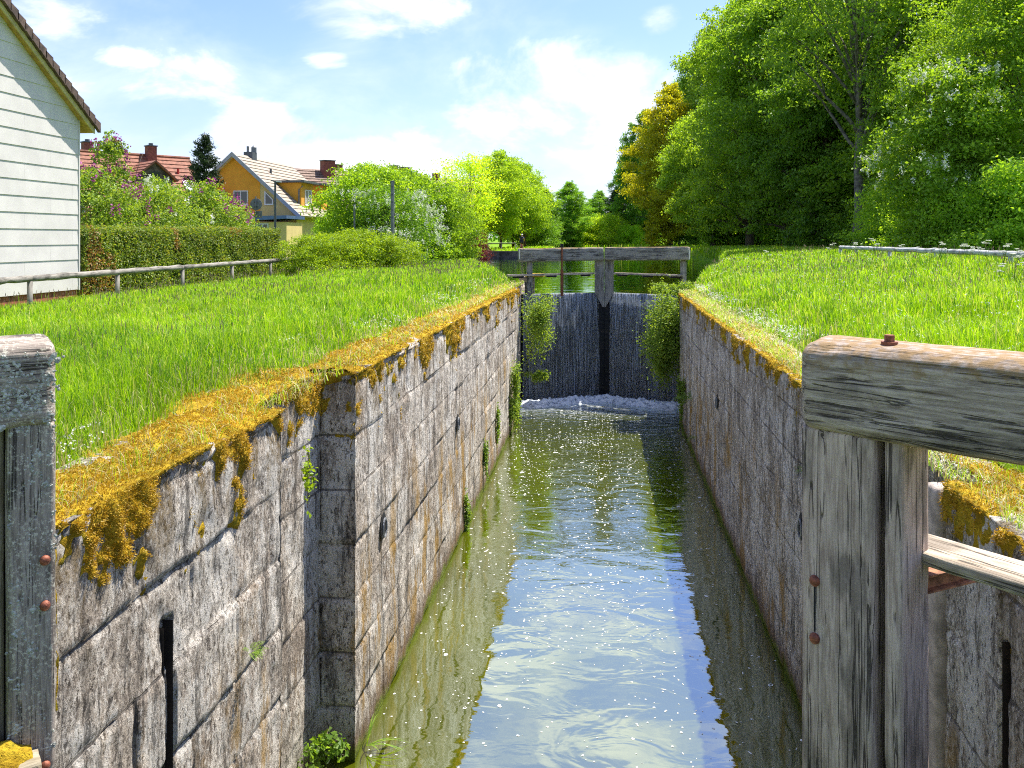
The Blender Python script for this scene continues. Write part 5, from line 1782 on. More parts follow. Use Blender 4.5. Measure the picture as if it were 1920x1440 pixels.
    window(root, (4.25, 3.35, Z(371, 65)), dy, nx, 1.3, 1.15, 1, M['curtain'])
    window(root, (4.275, 3.35, Z(433, 65)), dy, nx, 1.3, 1.25, 1, M['glass'])
    window(root, (4.45, 7.9, Z(371, 70)), dy, nx, 1.6, 1.3, 1, M['glass'])
    window(root, (4.45, 7.9, Z(425, 70)), dy, nx, 1.6, 1.2, 1, M['glass'])
    b = MB()
    for k in range(7):
        b.box(4.5, 4.85, 7.1, 8.8, Z(400, 70) + k * .13, Z(400, 70) + .04 + k * .13)
    b.build('balcony_rail', M['greymetal'], root)
    MB().box(XR - .9, XR - .33, 5.0, 5.8, -0.4, 1.9).build('door', M['darkmetal'], root)
    # garage with blue roof in front
    gr = MB().box(3.0, 5.2, -3.2, -0.3, -0.5, Z(417, 59)).build('annex_wall', M['yellow'], root)
    MB().prism([(2.4, -3.6, Z(415, 59) + .02), (5.35, -3.6, Z(411, 59) + .02), (5.35, -3.6, Z(406, 59) + .05), (2.4, -3.6, Z(406, 59) + .0)], (0, 3.4, 0)).build('annex_roof', M['bluemetal'], gr)
    window(gr, (2.98 + .55, -3.2, Z(430, 59)), gx, n0, 0.8, 0.8, 1)
    MB().box(2.2, 3.0, -2.6, -0.3, -0.5, Z(417, 59) - .1).build('porch_wall', M['yellow'], gr)


orange_house()


def red_house():
    x, y = PXY(355, 62.0)
    g = 2.9
    # local x along ridge towards the right-far end ... origin at right ridge end, x points to left-near end
    ang = YAW + math.radians(225)
    root = empty('red_roof_house', (x, y, g), ang, label='house with a rust red tiled roof, brown gabled dormer and two chimneys behind the lilacs', cat='house')
    zr = 11.0 - g
    Lr = 8.3
    W = 5.6; dz = 5.4
    # local: +x = toward near-left; camera side slope: local y
    # world dir for local +y = rot90(+x). +x world(cam frame) = (-.7,-.7); +y = (.7,-.7): toward the camera side
    b = MB().prism([(0.3, -W + .4, -0.5), (0.3, W - .4, -0.5), (0.3, W - .4, zr - dz + .25), (0.3, 0, zr - .12), (0.3, -W + .4, zr - dz + .25)], (Lr - .6, 0, 0))
    b.build('wall', M['redwall'], root)
    r = MB()
    tile_roof(r, (0, 0, zr), (Lr, 0, zr), (Lr, W, zr - dz), (0, W, zr - dz), 19, 0.12, 0.05)
    tile_roof(r, (Lr, 0, zr), (0, 0, zr), (0, -W, zr - dz), (Lr, -W, zr - dz), 19, 0.12, 0.05)
    r.tube([(0, 0, zr + .02), (Lr, 0, zr + .02)], 0.11, 8)
    rf = r.build('roof', M['tile_red'], root)
    for lx, ly in ((6.9, -0.3), (2.9, 0.3)):
        zc = zr - 0.5
        c = MB().box(lx - .3, lx + .3, ly - .3, ly + .3, zc, zr + 0.62).build('chimney', M['chim'], rf)
        MB().box(lx - .35, lx + .35, ly - .35, ly + .35, zr + .623, zr + .70).tube([(lx, ly, zr + .7), (lx, ly, zr + .86)], 0.16, 8).build('chimney_cap', M['darkmetal'], c)
    # gabled dormer
    zd = 10.4 - g
    lx0, yf = 3.9, 3.6
    hw = 1.35
    dd = MB().prism([(lx0 - hw + .15, 0.6, zd - 1.7), (lx0 + hw - .15, 0.6, zd - 1.7), (lx0 + hw - .15, 0.6, zd - 1.15), (lx0, 0.6, zd - .12), (lx0 - hw + .15, 0.6, zd - 1.15)], (0, yf - .8, 0)).build('dormer', M['bark'], root)
    q = MB()
    tile_roof(q, (lx0, 0.3, zd), (lx0, yf, zd), (lx0 + hw + .2, yf, zd - 1.3), (lx0 + hw + .2, 0.3, zd - 1.3), 6, 0.09, 0.04)
    tile_roof(q, (lx0, yf, zd), (lx0, 0.3, zd), (lx0 - hw - .2, 0.3, zd - 1.3), (lx0 - hw - .2, yf, zd - 1.3), 6, 0.09, 0.04)
    q.build('dormer_roof', M['tile_red'], dd)
    MB().box(lx0 - .35, lx0 + .35, yf - .21, yf - .17, zd - 1.5, zd - .75).build('dormer_window', M['glass'], dd)
    # skylight
    t0, t1 = 1.9, 3.1
    s_ = dz / W
    nv = Vector((0, s_, 1)).normalized()
    fr = MB().add([Vector((xx, yy, zr - yy * s_)) + nv * q_ for q_ in (0.02, 0.13) for xx, yy in ((0.6, t0), (1.4, t0), (1.4, t1), (0.6, t1))],
                  [(0, 1, 2, 3), (7, 6, 5, 4), (0, 4, 5, 1), (1, 5, 6, 2), (2, 6, 7, 3), (3, 7, 4, 0)]).build('roof_window', M['whiteframe'], rf)
    MB().add([Vector((xx, yy, zr - yy * s_)) + nv * 0.14 for xx, yy in ((0.68, t0 + .08), (1.32, t0 + .08), (1.32, t1 - .08), (0.68, t1 - .08))], [(0, 1, 2, 3)]).build('pane', M['skylight'], fr)
    window(root, (Lr - .3, 2.2, zr - 3.6), (0, 1, 0), (1, 0, 0), 0.9, 1.0, 1)
    for lx, ly in ((6.0, 1.8), (1.4, 1.3)):
        MB().tube([(lx, ly, zr - ly * s_), (lx, ly, zr - ly * s_ + .35)], 0.08, 6).build('vent_pipe', M['redcl'], rf)


red_house()


def brown_house(name, pxa, Da, pya, pxb, Db, pyb, W, dz, chims, label, wallm, sky=None):
    a = PX(pxa, pya, Da); b_ = PX(pxb, pyb, Db)
    zr_w = (a.z + b_.z) / 2
    g = 2.9
    d = Vector((b_.x - a.x, b_.y - a.y, 0)); L = d.length
    root = empty(name, (a.x, a.y, g), math.atan2(d.y, d.x), label=label, cat='house', group='brown roofed houses in the distance')
    zr = zr_w - g
    MB().prism([(0.3, -W + .4, -0.5), (0.3, W - .4, -0.5), (0.3, W - .4, zr - dz + .25), (0.3, 0, zr - .12), (0.3, -W + .4, zr - dz + .25)], (L - .6, 0, 0)).build('wall', wallm, root)
    r = MB()
    tile_roof(r, (0, 0, zr), (L, 0, zr), (L, -W, zr - dz), (0, -W, zr - dz), 18, 0.12, 0.06)
    tile_roof(r, (L, 0, zr), (0, 0, zr), (0, W, zr - dz), (L, W, zr - dz), 18, 0.12, 0.06)
    rf = r.build('roof', M['tile_dk'], root)
    for (cx, cy, w_, h_) in chims:
        zc = zr - abs(cy) * dz / W
        c = MB().box(cx - w_ / 2, cx + w_ / 2, cy - .4, cy + .4, zc - 0.5, zr + h_).build('chimney', M['chim'], rf)
        MB().box(cx - w_ / 2 - .05, cx + w_ / 2 + .05, cy - .45, cy + .45, zr + h_ + .003, zr + h_ + .09).build('chimney_cap', M['darkmetal'], c)
    s_ = dz / W
    nv = Vector((0, -s_, 1)).normalized()
    for (sx, sy, sw, sh) in (sky or []):
        fr = MB().add([Vector((xx, -yy, zr - yy * s_)) + nv * q_ for q_ in (0.02, 0.14) for xx, yy in ((sx, sy), (sx + sw, sy), (sx + sw, sy + sh), (sx, sy + sh))],
                      [(0, 1, 2, 3), (7, 6, 5, 4), (0, 4, 5, 1), (1, 5, 6, 2), (2, 6, 7, 3), (3, 7, 4, 0)]).build('roof_window', M['whiteframe'], rf)
        MB().add([Vector((xx, -yy, zr - yy * s_)) + nv * 0.15 for xx, yy in ((sx + .08, sy + .08), (sx + sw - .08, sy + .08), (sx + sw - .08, sy + sh - .08), (sx + .08, sy + sh - .08))], [(0, 1, 2, 3)]).build('pane', M['skylight'], fr)
    for k in range(3):
        window(root, (1.5 + k * (L - 3) / 2, -W + .4, zr - dz - 1.4), (1, 0, 0), (0, -1, 0), 1.0, 1.2, 1)
    return root


brown_house('brown_roof_house', 545, 78, 318, 715, 84, 321, 5.5, 4.6, [(3.4, -0.6, 1.15, 0.75), (4.9, 0.9, 1.3, 0.55)], 'brown tiled house with two big red chimneys behind the orange one', M['cream'], [(4.4, 3.2, 1.0, 1.6), (5.5, 3.2, 1.0, 1.6)])
brown_house('brown_roof_house', 700, 92, 321, 800, 96, 329, 5.2, 4.4, [(2.5, 0, 0.6, 0.75), (3.8, 0, 0.9, 0.6)], 'distant brown roof with two small chimneys above the tallest leafy bush', M['redwall'])
brown_house('brown_roof_house', 785, 104, 334, 880, 108, 335, 5.2, 4.4, [(2.4, 0, 0.65, 0.5)], 'farthest brown roof with one chimney left of the park trees', M['redwall'])


# ------------------------------------------------------------------ riders
def skin_mesh(name, nodes, edges, mat, parent):
    """nodes: {key: (pos, radius)}"""
    keys = list(nodes)
    me = bpy.data.meshes.new(name)
    me.from_pydata([nodes[k][0] for k in keys], [(keys.index(a), keys.index(b)) for a, b in edges], [])
    me.materials.append(mat)
    o = obj(name, me, parent)
    md = o.modifiers.new('skin', 'SKIN')
    sv = me.skin_vertices[0].data
    for i, k in enumerate(keys):
        r = nodes[k][1]
        sv[i].radius = (r, r) if not isinstance(r, tuple) else r
    sv[0].use_root = True
    md.use_smooth_shade = True
    s = o.modifiers.new('sub', 'SUBSURF'); s.levels = 1; s.render_levels = 2
    return o


def rider(loc, rz, jersey, shorts, head_m, label, backpack=False):
    """person riding, local +x is forward; seat about 0.95 m up"""
    px_ = Vector(loc)
    root = obj('person', None, None, loc, rz)
    tag(root, label=label, cat='person')
    Hp = (-0.12, 0, 0.98)
    nd = {'pelvis': (Hp, 0.125), 'belly': ((0.03, 0, 1.14), 0.12), 'chest': ((0.20, 0, 1.33), 0.14), 'neck': ((0.30, 0, 1.47), 0.055), 'head': ((0.36, 0, 1.57), 0.085), 'crown': ((0.37, 0, 1.66), 0.075)}
    ed = [('pelvis', 'belly'), ('belly', 'chest'), ('chest', 'neck'), ('neck', 'head'), ('head', 'crown')]
    for s, sn in ((1, 'l'), (-1, 'r')):
        knee = (0.30, 0.10 * s, 0.78) if s > 0 else (0.22, 0.10 * s, 0.60)
        foot = (0.08, 0.11 * s, 0.42) if s > 0 else (0.06, 0.11 * s, 0.16)
        nd.update({'sh' + sn: ((0.24, 0.17 * s, 1.38), 0.06), 'el' + sn: ((0.42, 0.23 * s, 1.18), 0.042), 'wr' + sn: ((0.60, 0.22 * s, 1.04), 0.03), 'ha' + sn: ((0.66, 0.22 * s, 1.02), 0.035),
                   'hip' + sn: ((-0.08, 0.10 * s, 0.95), 0.10), 'kn' + sn: (knee, 0.06), 'an' + sn: (foot, 0.04), 'to' + sn: ((foot[0] + 0.16, foot[1], foot[2] - 0.05), 0.032)})
        ed += [('chest', 'sh' + sn), ('sh' + sn, 'el' + sn), ('el' + sn, 'wr' + sn), ('wr' + sn, 'ha' + sn), ('pelvis', 'hip' + sn), ('hip' + sn, 'kn' + sn), ('kn' + sn, 'an' + sn), ('an' + sn, 'to' + sn)]
    skin_mesh('body', nd, ed, M['skin'], root)
    # jersey and shorts as shells
    j = {k: (nd[k][0], nd[k][1] + 0.018) for k in ('belly', 'chest', 'shl', 'shr')}
    j['waist'] = ((-0.07, 0, 1.03), 0.14)
    j['ul'] = ((0.33, 0.20, 1.28), 0.062); j['ur'] = ((0.33, -0.20, 1.28), 0.062)
    skin_mesh('jersey', j, [('belly', 'chest'), ('belly', 'waist'), ('chest', 'shl'), ('chest', 'shr'), ('shl', 'ul'), ('shr', 'ur')], jersey, root)
    sh = {'pelvis': (Hp, 0.145), 'hipl': (nd['hipl'][0], 0.118), 'hipr': (nd['hipr'][0], 0.118),
          'tl': (tuple(Vector(nd['hipl'][0]).lerp(Vector(nd['knl'][0]), 0.6)), 0.092), 'tr': (tuple(Vector(nd['hipr'][0]).lerp(Vector(nd['knr'][0]), 0.6)), 0.092)}
    skin_mesh('shorts', sh, [('pelvis', 'hipl'), ('pelvis', 'hipr'), ('hipl', 'tl'), ('hipr', 'tr')], shorts, root)
    # helmet or cap, face
    b = MB()
    n = 12
    for i in range(5):
        pass
    vs, fs = [], []
    for i in range(6):
        ph = i / 5 * math.pi / 2
        for k in range(n):
            a = 2 * math.pi * k / n
            vs.append((0.37 + 0.125 * math.cos(ph) * math.cos(a), 0.105 * math.cos(ph) * math.sin(a), 1.63 + 0.12 * math.sin(ph)))
    for i in range(5):
        for k in range(n):
            fs.append((i * n + k, i * n + (k + 1) % n, (i + 1) * n + (k + 1) % n, (i + 1) * n + k))
    b.add(vs, fs).build('helmet', head_m, root, True)
    MB().tube([(0.44, 0, 1.60), (0.48, 0, 1.575)], [0.012, 0.016], 6).build('nose', M['skin'], root)
    for s in (-1, 1):
        MB().tube([(0.445, 0.032 * s, 1.615), (0.452, 0.032 * s, 1.615)], 0.010, 6).build('eye', M['black'], root)
        MB().box(0.10, 0.32, 0.07 * 0 + 0.07 * 0, 0.001, 0, 0.001) if False else None
    for sn, s in (('l', 1), ('r', -1)):
        f = Vector(nd['an' + sn][0])
        MB().prism([(f.x - .06, f.y - .045, f.z - .1), (f.x + .2, f.y - .045, f.z - .1), (f.x + .2, f.y - .045, f.z - .05), (f.x + .03, f.y - .045, f.z + .02), (f.x - .06, f.y - .045, f.z + .02)], (0, .09, 0)).build('shoe', M['black'], root)
    if backpack:
        MB().prism([(-0.16, -.15, 1.12), (-0.05, -.15, 1.06), (0.10, -.15, 1.42), (-0.02, -.15, 1.48)], (0, .30, 0)).build('backpack', M['black'], root)
    return root


def bicycle(loc, rz, label):
    root = obj('bicycle', None, None, loc, rz)
    tag(root, label=label, cat='bicycle')
    for x in (-0.50, 0.55):
        pts = [(x + 0.33 * math.cos(a), 0, 0.34 + 0.33 * math.sin(a)) for a in np.linspace(0, 2 * math.pi, 29)]
        wv_ = MB().tube(pts, 0.022, 6, False).build('wheel', M['black'], root, True)
        sp = MB()
        for k in range(14):
            a = 2 * math.pi * k / 14
            sp.tube([(x, 0, 0.34), (x + 0.32 * math.cos(a), 0, 0.34 + 0.32 * math.sin(a))], 0.003, 3)
        sp.build('spokes', M['greymetal'], wv_)
    f = MB()
    bb, st, hd = (-0.08, 0, 0.30), (-0.20, 0, 0.82), (0.40, 0, 0.86)
    for a, c in ((bb, st), (bb, (0.44, 0, 0.72)), (st, hd), ((-0.5, 0, 0.34), bb), ((-0.5, 0, 0.34), st)):
        f.tube([a, c], 0.018, 6)
    f.build('frame', M['redcl'], root)
    MB().tube([(0.38, 0, 0.92), (0.46, 0, 0.64), (0.55, 0, 0.34)], 0.015, 6).build('fork', M['greymetal'], root)
    MB().tube([(0.38, 0, 0.9), (0.42, 0, 1.0)], 0.014, 6).tube([(0.58, -0.27, 1.0), (0.44, -0.1, 1.01), (0.44, 0.1, 1.01), (0.58, 0.27, 1.0)], 0.013, 6).build('handlebar', M['black'], root)
    MB().tube([st, (-0.22, 0, 0.9)], 0.013, 6).prism([(-0.36, -.07, .88), (-0.36, .07, .88), (-0.05, .02, .9), (-0.05, -.02, .9)], (0, 0, 0.04)).build('saddle', M['black'], root)
    MB().tube([(-0.08, -.1, .3), (-0.08, .1, .3)], 0.012, 6).tube([(-0.08, .1, .3), (0.05, .11, .36)], 0.01, 5).tube([(-0.08, -.1, .3), (-0.0, -.11, .12)], 0.01, 5).build('crank', M['greymetal'], root)
    return root


x, y = PXY(978, 86)
zq = CAMZ - (471 - 447) / F * 86
bicycle((x, y, zq), YAW + math.radians(83), 'bicycle under the rider with the white helmet beyond the quay wall')
rider((x, y, zq), YAW + math.radians(83), M['navy'], M['black'], M['whitecl'], 'cyclist in navy top, black shorts and white helmet riding away beyond the quay wall', True)
x, y = PXY(1471, 68)
zq = CAMZ - 1.25
bicycle((x, y, zq), YAW + math.radians(-12), 'bicycle of the rider in the shade of the wood')
rider((x, y, zq), YAW + math.radians(-12), M['navy'], M['black'], M['whitecl'], 'cyclist in dark blue top bent forward in the shade of the wood')


# ------------------------------------------------------------------ grass
def blades(P, h, wdt, rng, lean=0.45, segs=2):
    n = len(P)
    th = rng.uniform(0, 2 * math.pi, n)
    ld = np.stack([np.cos(th), np.sin(th), np.zeros(n)], -1)
    ph = th + math.pi / 2 + rng.normal(0, 0.7, n)
    sd_ = np.stack([np.cos(ph), np.sin(ph), np.zeros(n)], -1)
    ln = (rng.uniform(0.05, 1, n) * lean)[:, None]
    hh = h[:, None]; w2 = (wdt * 0.5)[:, None]
    up = np.array([0, 0, 1.0])
    c1 = P + up * hh * 0.5 + ld * hh * ln * 0.22
    c2 = P + up * hh * 0.82 * (1 - 0.12 * ln) + ld * hh * ln * 0.6
    tp = P + up * hh * (1 - 0.35 * ln) + ld * hh * ln * 1.05
    V = np.stack([P - sd_ * w2, P + sd_ * w2, c1 - sd_ * w2 * 0.9, c1 + sd_ * w2 * 0.9, c2 - sd_ * w2 * 0.6, c2 + sd_ * w2 * 0.6, tp], 1).reshape(-1, 3)
    k = np.arange(n)[:, None] * 7
    Q = np.concatenate([k + np.array([[0, 1, 3, 2]]), k + np.array([[2, 3, 5, 4]])], 0)
    T = k + np.array([[4, 5, 6]])
    return V, Q, T


def in_view(X, Y, m=0.20):
    D = Y * CS - X * SN
    u = (X * CS + Y * SN) / np.maximum(D, 0.1)
    return (D > 1.5) & (np.abs(u) < 0.6 + m)


def scatter(xfun, y0, y1, rho0, rng, p=1.5, yref=5.0, rmin=12):
    """points with density rho0*(yref/Y)^p per m2; xfun(Y) -> (a, b)"""
    ys_ = np.linspace(y0, y1, 400)
    a, b = xfun(ys_)
    rho = np.maximum(rho0 * (yref / np.maximum(ys_, 2.5)) ** p, rmin)
    wgt = np.clip(b - a, 0, None) * rho
    n = int(np.trapezoid(wgt, ys_)) if hasattr(np, 'trapezoid') else int(np.trapz(wgt, ys_))
    cdf = np.cumsum(wgt); cdf = cdf / cdf[-1]
    Y = np.interp(rng.random(n), cdf, ys_)
    a, b = xfun(Y)
    X = a + (b - a) * rng.random(n)
    k = in_view(X, Y)
    return X[k], Y[k]


rng = np.random.default_rng(21)
lfun = lambda Y: (np.maximum(np.where(Y < 40, -15.2, -26.0), -0.80 * Y - 1.5), np.minimum(-2.92, np.where(Y > 28, shore(Y)[0] - 0.2, -2.92)))
rfun = lambda Y: (np.maximum(2.62, np.where(Y > 28, shore(Y)[1] + 0.2, 2.62)), np.minimum(np.where(Y < 45, 15.0, 22.0), 0.70 * Y + 2.5))
allV, allQ, allT, mq, mt_ = [], [], [], [], []
off = 0


def add_blades(X, Y, h, wd, mi, lean=0.45, z=None):
    global off
    Z = landz(X, Y) if z is None else z
    V, Q, T = blades(np.stack([X, Y, Z - 0.01], -1), h, wd, rng, lean)
    allV.append(V); allQ.append(Q + off); allT.append(T + off)
    mq.append(np.tile(mi, 2)); mt_.append(mi)
    off += len(V)


for side, fn in ((0, lfun), (1, rfun)):
    X, Y = scatter(fn, 2.2, 76, 4200 if side == 0 else 3600, rng, 1.45, 5.0, 16)
    edge = (-2.5 - X) if side == 0 else (X - 2.2)
    fade = np.clip((edge - 0.35) / 1.1, 0, 1)
    patch = fbm(X * 0.8, Y * 0.8, 0, 3, 31)
    keep = rng.random(len(X)) < (0.15 + 0.85 * np.clip((edge - 0.45 + patch * 0.5) / 0.55, 0, 1))
    X, Y, fade, patch = X[keep], Y[keep], fade[keep], patch[keep]
    h = (0.05 + 0.37 * fade ** 1.2) * (1 + 0.35 * patch) * rng.uniform(0.6, 1.25, len(X))
    h *= np.where(Y > 28, 0.9, 1) * np.where(X < -12.3, 0.5, 1)
    D = np.maximum(Y, 2)
    wd = np.maximum(0.0055, D * 0.00085) * rng.uniform(0.7, 1.3, len(X))
    mi = np.where(rng.random(len(X)) < 0.28 * (1 - fade) + 0.012, 2, 0)
    mi = np.where((mi == 0) & (rng.random(len(X)) < 0.16 + 0.5 * np.clip(fbm(X * 0.5, Y * 0.5, 0, 3, 91), 0, 1)), 3, mi)
    add_blades(X, Y, h, wd, mi)
    # seed stalks
    Xs, Ys = scatter(fn, 3.0, 45, 46 if side == 0 else 26, rng, 0.9, 6.0, 2)
    edge = (-2.5 - Xs) if side == 0 else (Xs - 2.2)
    k = (edge > 1.6) & (fbm(Xs * 0.4, Ys * 0.4, 0, 2, 3) > -0.15)
    Xs, Ys = Xs[k], Ys[k]
    hs = rng.uniform(0.38, 0.6, len(Xs))
    Zs = landz(Xs, Ys)
    add_blades(Xs, Ys, hs, np.maximum(0.003, Ys * 0.0004), np.zeros(len(Xs), int) + (2 if side else 0), 0.15, Zs)
    add_blades(Xs, Ys, rng.uniform(0.035, 0.06, len(Xs)) * (1 + Ys * .02), np.maximum(0.006, Ys * 0.0009), np.full(len(Xs), 1), 0.1, Zs + hs * 0.94)
# fringe hanging over both copings
for s, xe in ((0, -2.5), (1, 2.2)):
    n = 3600 if s == 0 else 9000
    Y = (3.75 if s == 0 else 2.5) + 24 * rng.random(n) ** 1.3
    inn = np.abs(rng.normal(0, 0.28, n)) + 0.04
    X = xe - inn if s == 0 else xe + inn
    tz = (LT + ltop(Y)) if s == 0 else (RT + rtop(Y))
    add_blades(X, Y, rng.uniform(0.05, 0.17, n), np.maximum(0.003, Y * .0007), np.where(rng.random(n) < 0.45, 2, 0), 1.6, tz + 0.01)
# far bank strip
n = 16000
X = rng.uniform(-14, 22, n); Y = 76.5 + 70 * rng.random(n)
l, r = shore(Y)
k = (X < l - 0.1) | (X > r + 0.1) | (Y > 127)
X, Y = X[k], Y[k]
add_blades(X, Y, rng.uniform(0.25, 0.5, len(X)), np.full(len(X), 0.12), np.zeros(len(X), int))
V = np.concatenate(allV)
me = mesh_np('grass', V, [np.concatenate(allQ), np.concatenate(allT)], [M['grass'], M['seed'], M['straw'], M['grass_dark']], False, np.concatenate([np.concatenate([m[:] for m in mq]), np.concatenate(mt_)]))
print('grass verts', len(V))
tag(obj('grass', me), label='tall bright green meadow grass on both banks of the lock', cat='grass', kind='stuff')

# small white meadow flowers
Ps = []
X, Y = scatter(lambda Y: (np.maximum(-6.5, -0.8 * Y - 1.5), np.full_like(Y, -2.9)), 2.5, 24, 240, rng, 1.2, 5, 4)
k = fbm(X * 0.9, Y * 0.9, 0, 3, 8) > 0.02
Ps.append(np.stack([X, Y, landz(X, Y) + rng.uniform(0.06, 0.26, len(X))], -1)[k])
X, Y = scatter(lambda Y: (np.full_like(Y, 2.3), np.full_like(Y, 3.6)), 2.5, 27, 800, rng, 1.0, 5, 40)
k = fbm(X * 1.4, Y * 0.9, 0, 3, 18) > -0.15
Ps.append(np.stack([X, Y, landz(X, Y) + rng.uniform(0.0, 0.14, len(X)) + 0.02], -1)[k])
X, Y = scatter(lambda Y: (np.full_like(Y, 3.5), np.minimum(12.0, 0.58 * Y + 1.5)), 5, 40, 28, rng, 1.0, 5, 3)
Ps.append(np.stack([X, Y, landz(X, Y) + rng.uniform(0.28, 0.42, len(X))], -1))
P = np.concatenate(Ps)
P[:, 2] = np.maximum(P[:, 2], np.where((P[:, 0] > 0) & (P[:, 1] < 28), RT + 0.02, -9))
cc = np.repeat(P, 3, 0) + rng.normal(0, 0.008, (len(P) * 3, 3))
V, Fq = leaf_cloud(cc, np.tile([0, 0, 1.0], (len(cc), 1)), 1.0, rng, asp=0.9)
# size grows a little with distance so that flowers stay visible
s = (0.011 + 0.0006 * cc[:, 1])
V = (V.reshape(-1, 4, 3) - cc[:, None]) * s[:, None, None] + cc[:, None]
tag(obj('white_flowers', mesh_np('white_flowers', V.reshape(-1, 3), [Fq], M['petal'])), label='tiny white flowers scattered through the grass by the lock walls', cat='flowers', kind='stuff')

# ------------------------------------------------------------------ single plants
def cow_parsley(loc, seed):
    rng = np.random.default_rng(seed)
    root = empty('cow_parsley', loc, 0, label='white flowering cow parsley in the tall grass near the right log rail', cat='wildflower', group='cow parsley along the right log rail')
    st = MB(); C = []
    for k in range(5):
        a = rng.uniform(0, 6.28); l = rng.uniform(0.05, 0.28); h = rng.uniform(0.6, 0.95)
        e = Vector((math.cos(a) * l, math.sin(a) * l, h))
        st.tube([(0, 0, 0), (e.x * .3, e.y * .3, h * .6), e], [0.008, 0.006, 0.004], 4)
        for j in range(7):
            q = e + Vector((rng.normal(0, .045), rng.normal(0, .045), 0.04))
            st.tube([e, q], 0.002, 3)
            C.append(np.array(q) + rng.normal(0, 0.014, (12, 3)) * np.array([1, 1, 0.3]))
    st.build('stem', M['fern'], root)
    C = np.concatenate(C)
    V, Fq = leaf_cloud(C, np.tile([0, 0, 1.0], (len(C), 1)), 0.026, rng, asp=0.9)
    obj('blossom', mesh_np('blossom', V, [Fq], M['petal']), root)
    P = np.stack([rng.normal(0, .13, 160), rng.normal(0, .13, 160), rng.uniform(0.02, 0.4, 160)], -1)
    V, Fq = leaf_cloud(P, nrm(P + 1e-6), 0.07, rng, asp=0.4)
    obj('leaf', mesh_np('leaf', V, [Fq], M['fern']), root)
    return root


cp = cow_parsley(at(1800, 24.5), 4); cp.scale = (0.8, 0.8, 0.75)
for i, (px, D) in enumerate([(1745, 26), (1760, 24), (1815, 22.5), (1830, 24), (1850, 21.5), (1880, 20.5), (1905, 19.8), (1640, 31), (1610, 30), (1690, 29), (1870, 17), (1900, 16.5), (1440, 34), (1725, 27.5), (1560, 33)]):
    copy_tree(cp, at(px, D), i * 1.3, 0.65 + 0.3 * ((i * 37) % 10) / 10)


def wall_plant(name, loc, seed, n, R, size, mat, label, cat, drop=0.6, stem=True, asp=0.55, scl=(1, 1, 1), twigs=10):
    """shrubby plant rooted in a joint"""
    rng = np.random.default_rng(seed)
    root = empty(name, loc, 0, label=label, cat=cat)
    mb = MB(); tips = []
    for k in range(twigs):
        v = Vector((rng.normal(0, 1) * scl[0], rng.normal(0, 1) * scl[1], rng.normal(0, 1) * scl[2])).normalized()
        e = Vector((v.x * R * scl[0], v.y * R * scl[1], v.z * R * scl[2])) * rng.uniform(0.55, 1.0)
        pts = [Vector((0, 0, 0)), e * 0.5 + Vector((0, 0, R * .06)), e]
        mb.tube(pts, [0.009, 0.006, 0.003], 5)
        tips.append(pts)
    mb.build('stem', M['twig'], root)
    Ps = []
    for pts in tips:
        m = n // twigs
        t = rng.uniform(0.25, 1.05, m)[:, None]
        e = np.array(pts[2])
        Ps.append(e * t + rng.normal(0, 1, (m, 3)) * R * 0.15 * np.array(scl))
    P = np.concatenate(Ps)
    V, Fq = leaf_cloud(P, nrm(P + 1e-6), size, rng, up=0.6, asp=asp)
    obj('leaf', mesh_np('leaf', V, [Fq], mat), root)
    return root


wall_plant('wall_shrub', (-1.90, 25.4, 2.6), 61, 3800, 1.2, 0.075, M['leaf_lilac'], 'light green shrub on the left wall in front of the waterfall', 'shrub', scl=(0.6, 0.6, 0.95), twigs=20)
wall_plant('wall_shrub', (-2.30, 22.6, 0.95), 62, 2200, 0.85, 0.07, M['leaf_lilac'], 'leafy plant low on the left wall near the foam', 'shrub', scl=(0.4, 0.7, 1.2), twigs=12)
wall_plant('wall_shrub', (-1.95, 25.1, 1.2), 66, 900, 0.5, 0.07, M['leaf_lilac'], 'small sprig between the two larger plants on the left wall', 'shrub', scl=(0.8, 0.5, 0.6), twigs=9)
wall_plant('wall_shrub', (1.78, 24.8, 2.35), 63, 12000, 1.45, 0.075, M['leaf_lilac'], 'large pale green shrub on the right wall beside the waterfall', 'shrub', scl=(0.58, 0.6, 0.98), twigs=44)
wall_plant('wall_shrub', (2.15, 25.8, 3.7), 67, 2400, 0.75, 0.075, M['leaf_lilac'], 'pale shrub top spreading over the right end of the far gate', 'shrub', scl=(1.0, 0.6, 0.6), twigs=14)
wall_plant('wall_shrub', (2.05, 22.6, 1.0), 68, 700, 0.6, 0.07, M['fern'], 'green weeds hanging low on the right wall near the foam', 'weed', scl=(0.3, 0.5, 1.2), twigs=10)


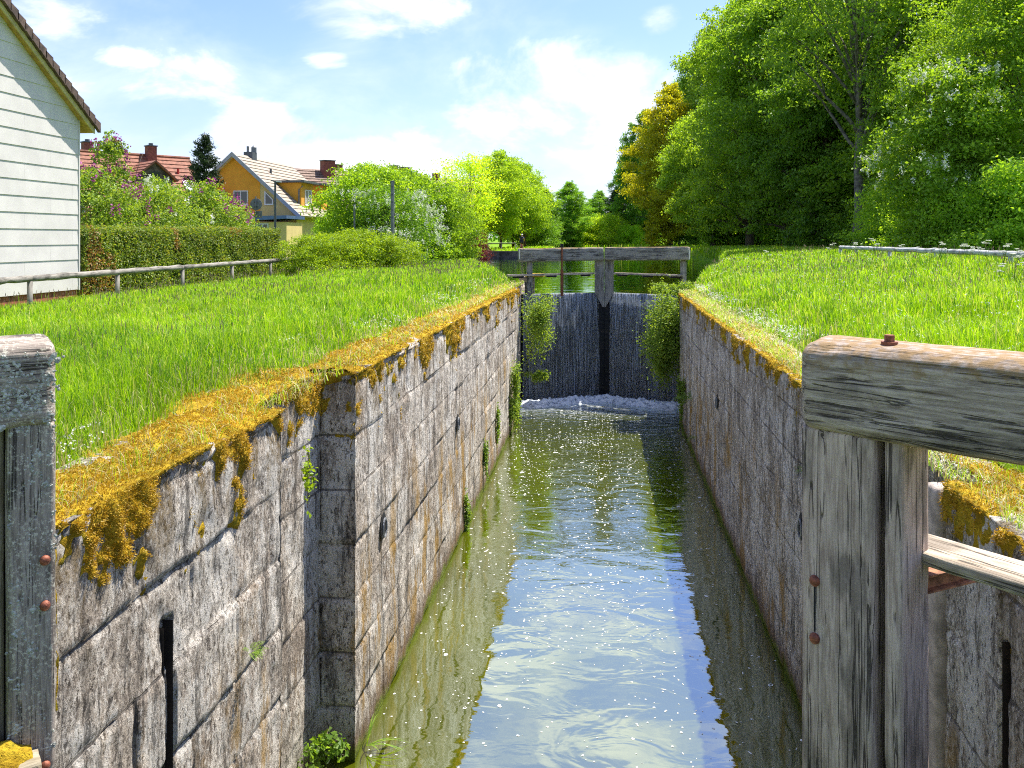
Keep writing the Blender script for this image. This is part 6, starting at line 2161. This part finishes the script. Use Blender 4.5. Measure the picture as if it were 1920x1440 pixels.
def fern(loc, seed, n, L, label, lean=(0, 0, 0), broad=False):
    rng = np.random.default_rng(seed)
    root = empty('fern' if not broad else 'grass_tuft', loc, 0, label=label, cat='fern' if not broad else 'grass tuft')
    V_, Fq_, k = [], [], 0
    for q in range(n):
        a = rng.uniform(0, 6.28)
        d = Vector((math.cos(a), math.sin(a), rng.uniform(0.3, 1.1))) + Vector(lean)
        d.normalize()
        l = L * rng.uniform(0.6, 1.0)
        pts = [Vector(d) * l * t + Vector((0, 0, -0.45 * l * t * t)) for t in np.linspace(0, 1, 13)]
        side = d.cross(Vector((0, 0, 1))).normalized()
        for i in range(12):
            p0, p1 = pts[i], pts[i + 1]
            if broad:
                w0, w1 = 0.008 * math.sin(math.pi * (i / 12 * .8 + .2)), 0.008 * math.sin(math.pi * ((i + 1) / 12 * .8 + .2))
                V_ += [p0 - side * w0, p0 + side * w0, p1 + side * w1, p1 - side * w1]; Fq_.append((k, k + 1, k + 2, k + 3)); k += 4
            elif i > 1:
                wl_ = l * 0.24 * math.sin(math.pi * (0.15 + 0.85 * i / 12)) 
                for s in (-1, 1):
                    e = p0 + side * s * wl_ + (p1 - p0) * 0.7
                    V_ += [p0, p0.lerp(e, .5) + (p1 - p0) * .32, e, p0.lerp(e, .5) - (p1 - p0) * .28]; Fq_.append((k, k + 1, k + 2, k + 3)); k += 4
    obj('frond', mesh_np('frond', np.array([tuple(v) for v in V_]), [np.array(Fq_)], M['fern']), root)
    return root


fern((-2.45, 5.75, 2.30), 1, 9, 0.16, 'small yellow green fern in a joint of the left wall, bottom of the picture', (0.6, -0.4, 0))
fern((2.12, 21.2, 1.25), 2, 14, 0.55, 'bright fern hanging from the right wall above the water', (-0.6, -0.2, 0))
fern((2.12, 20.2, 0.55), 5, 10, 0.35, 'lower fern close to the waterline of the right wall', (-0.6, -0.2, 0))
fern((-2.38, 8.45, 0.05), 3, 9, 0.55, 'long bladed grass tuft at the waterline of the left wall', (1.0, 0.3, 0.2), True)
fern((2.12, 9.3, 2.75), 6, 6, 0.16, 'tiny fern near the top of the right wall just left of the post', (-0.8, -0.2, 0))
wall_plant('wall_weed', (-2.60, 7.75, 0.42), 64, 300, 0.32, 0.062, M['leaf'], 'leafy green weed in the corner of the wall recess at the bottom of the picture', 'weed', scl=(0.8, 0.9, 0.7), twigs=10, asp=0.75)
wall_plant('wall_weed', (-2.60, 7.25, 0.45), 69, 160, 0.22, 0.05, M['leaf_lilac'], 'paler weed left of the green one in the wall recess', 'weed', scl=(0.8, 0.9, 0.5), twigs=8, asp=0.7)
wall_plant('wall_weed', (-2.44, 6.9, 3.2), 65, 110, 0.30, 0.045, M['leaf_yel'], 'yellow green creeper on the coping just before the wall recess', 'weed', scl=(0.2, 0.6, 1.0), twigs=8, asp=0.8)
for i, (y_, z_, sd_) in enumerate(((17.5, 0.5, 1), (19.5, 0.9, 2), (15.0, 0.25, 3))):
    wall_plant('wall_weed', (-2.40, y_, z_), 70 + i, 420, 0.40, 0.06, M['fern'], ('weeds in a joint of the left wall midway to the waterfall', 'weeds on the left wall nearest the large leafy plant', 'nearest tuft of weeds on the sunny wall by the waterline')[i], 'weed', scl=(0.25, 0.6, 1.3), twigs=9)
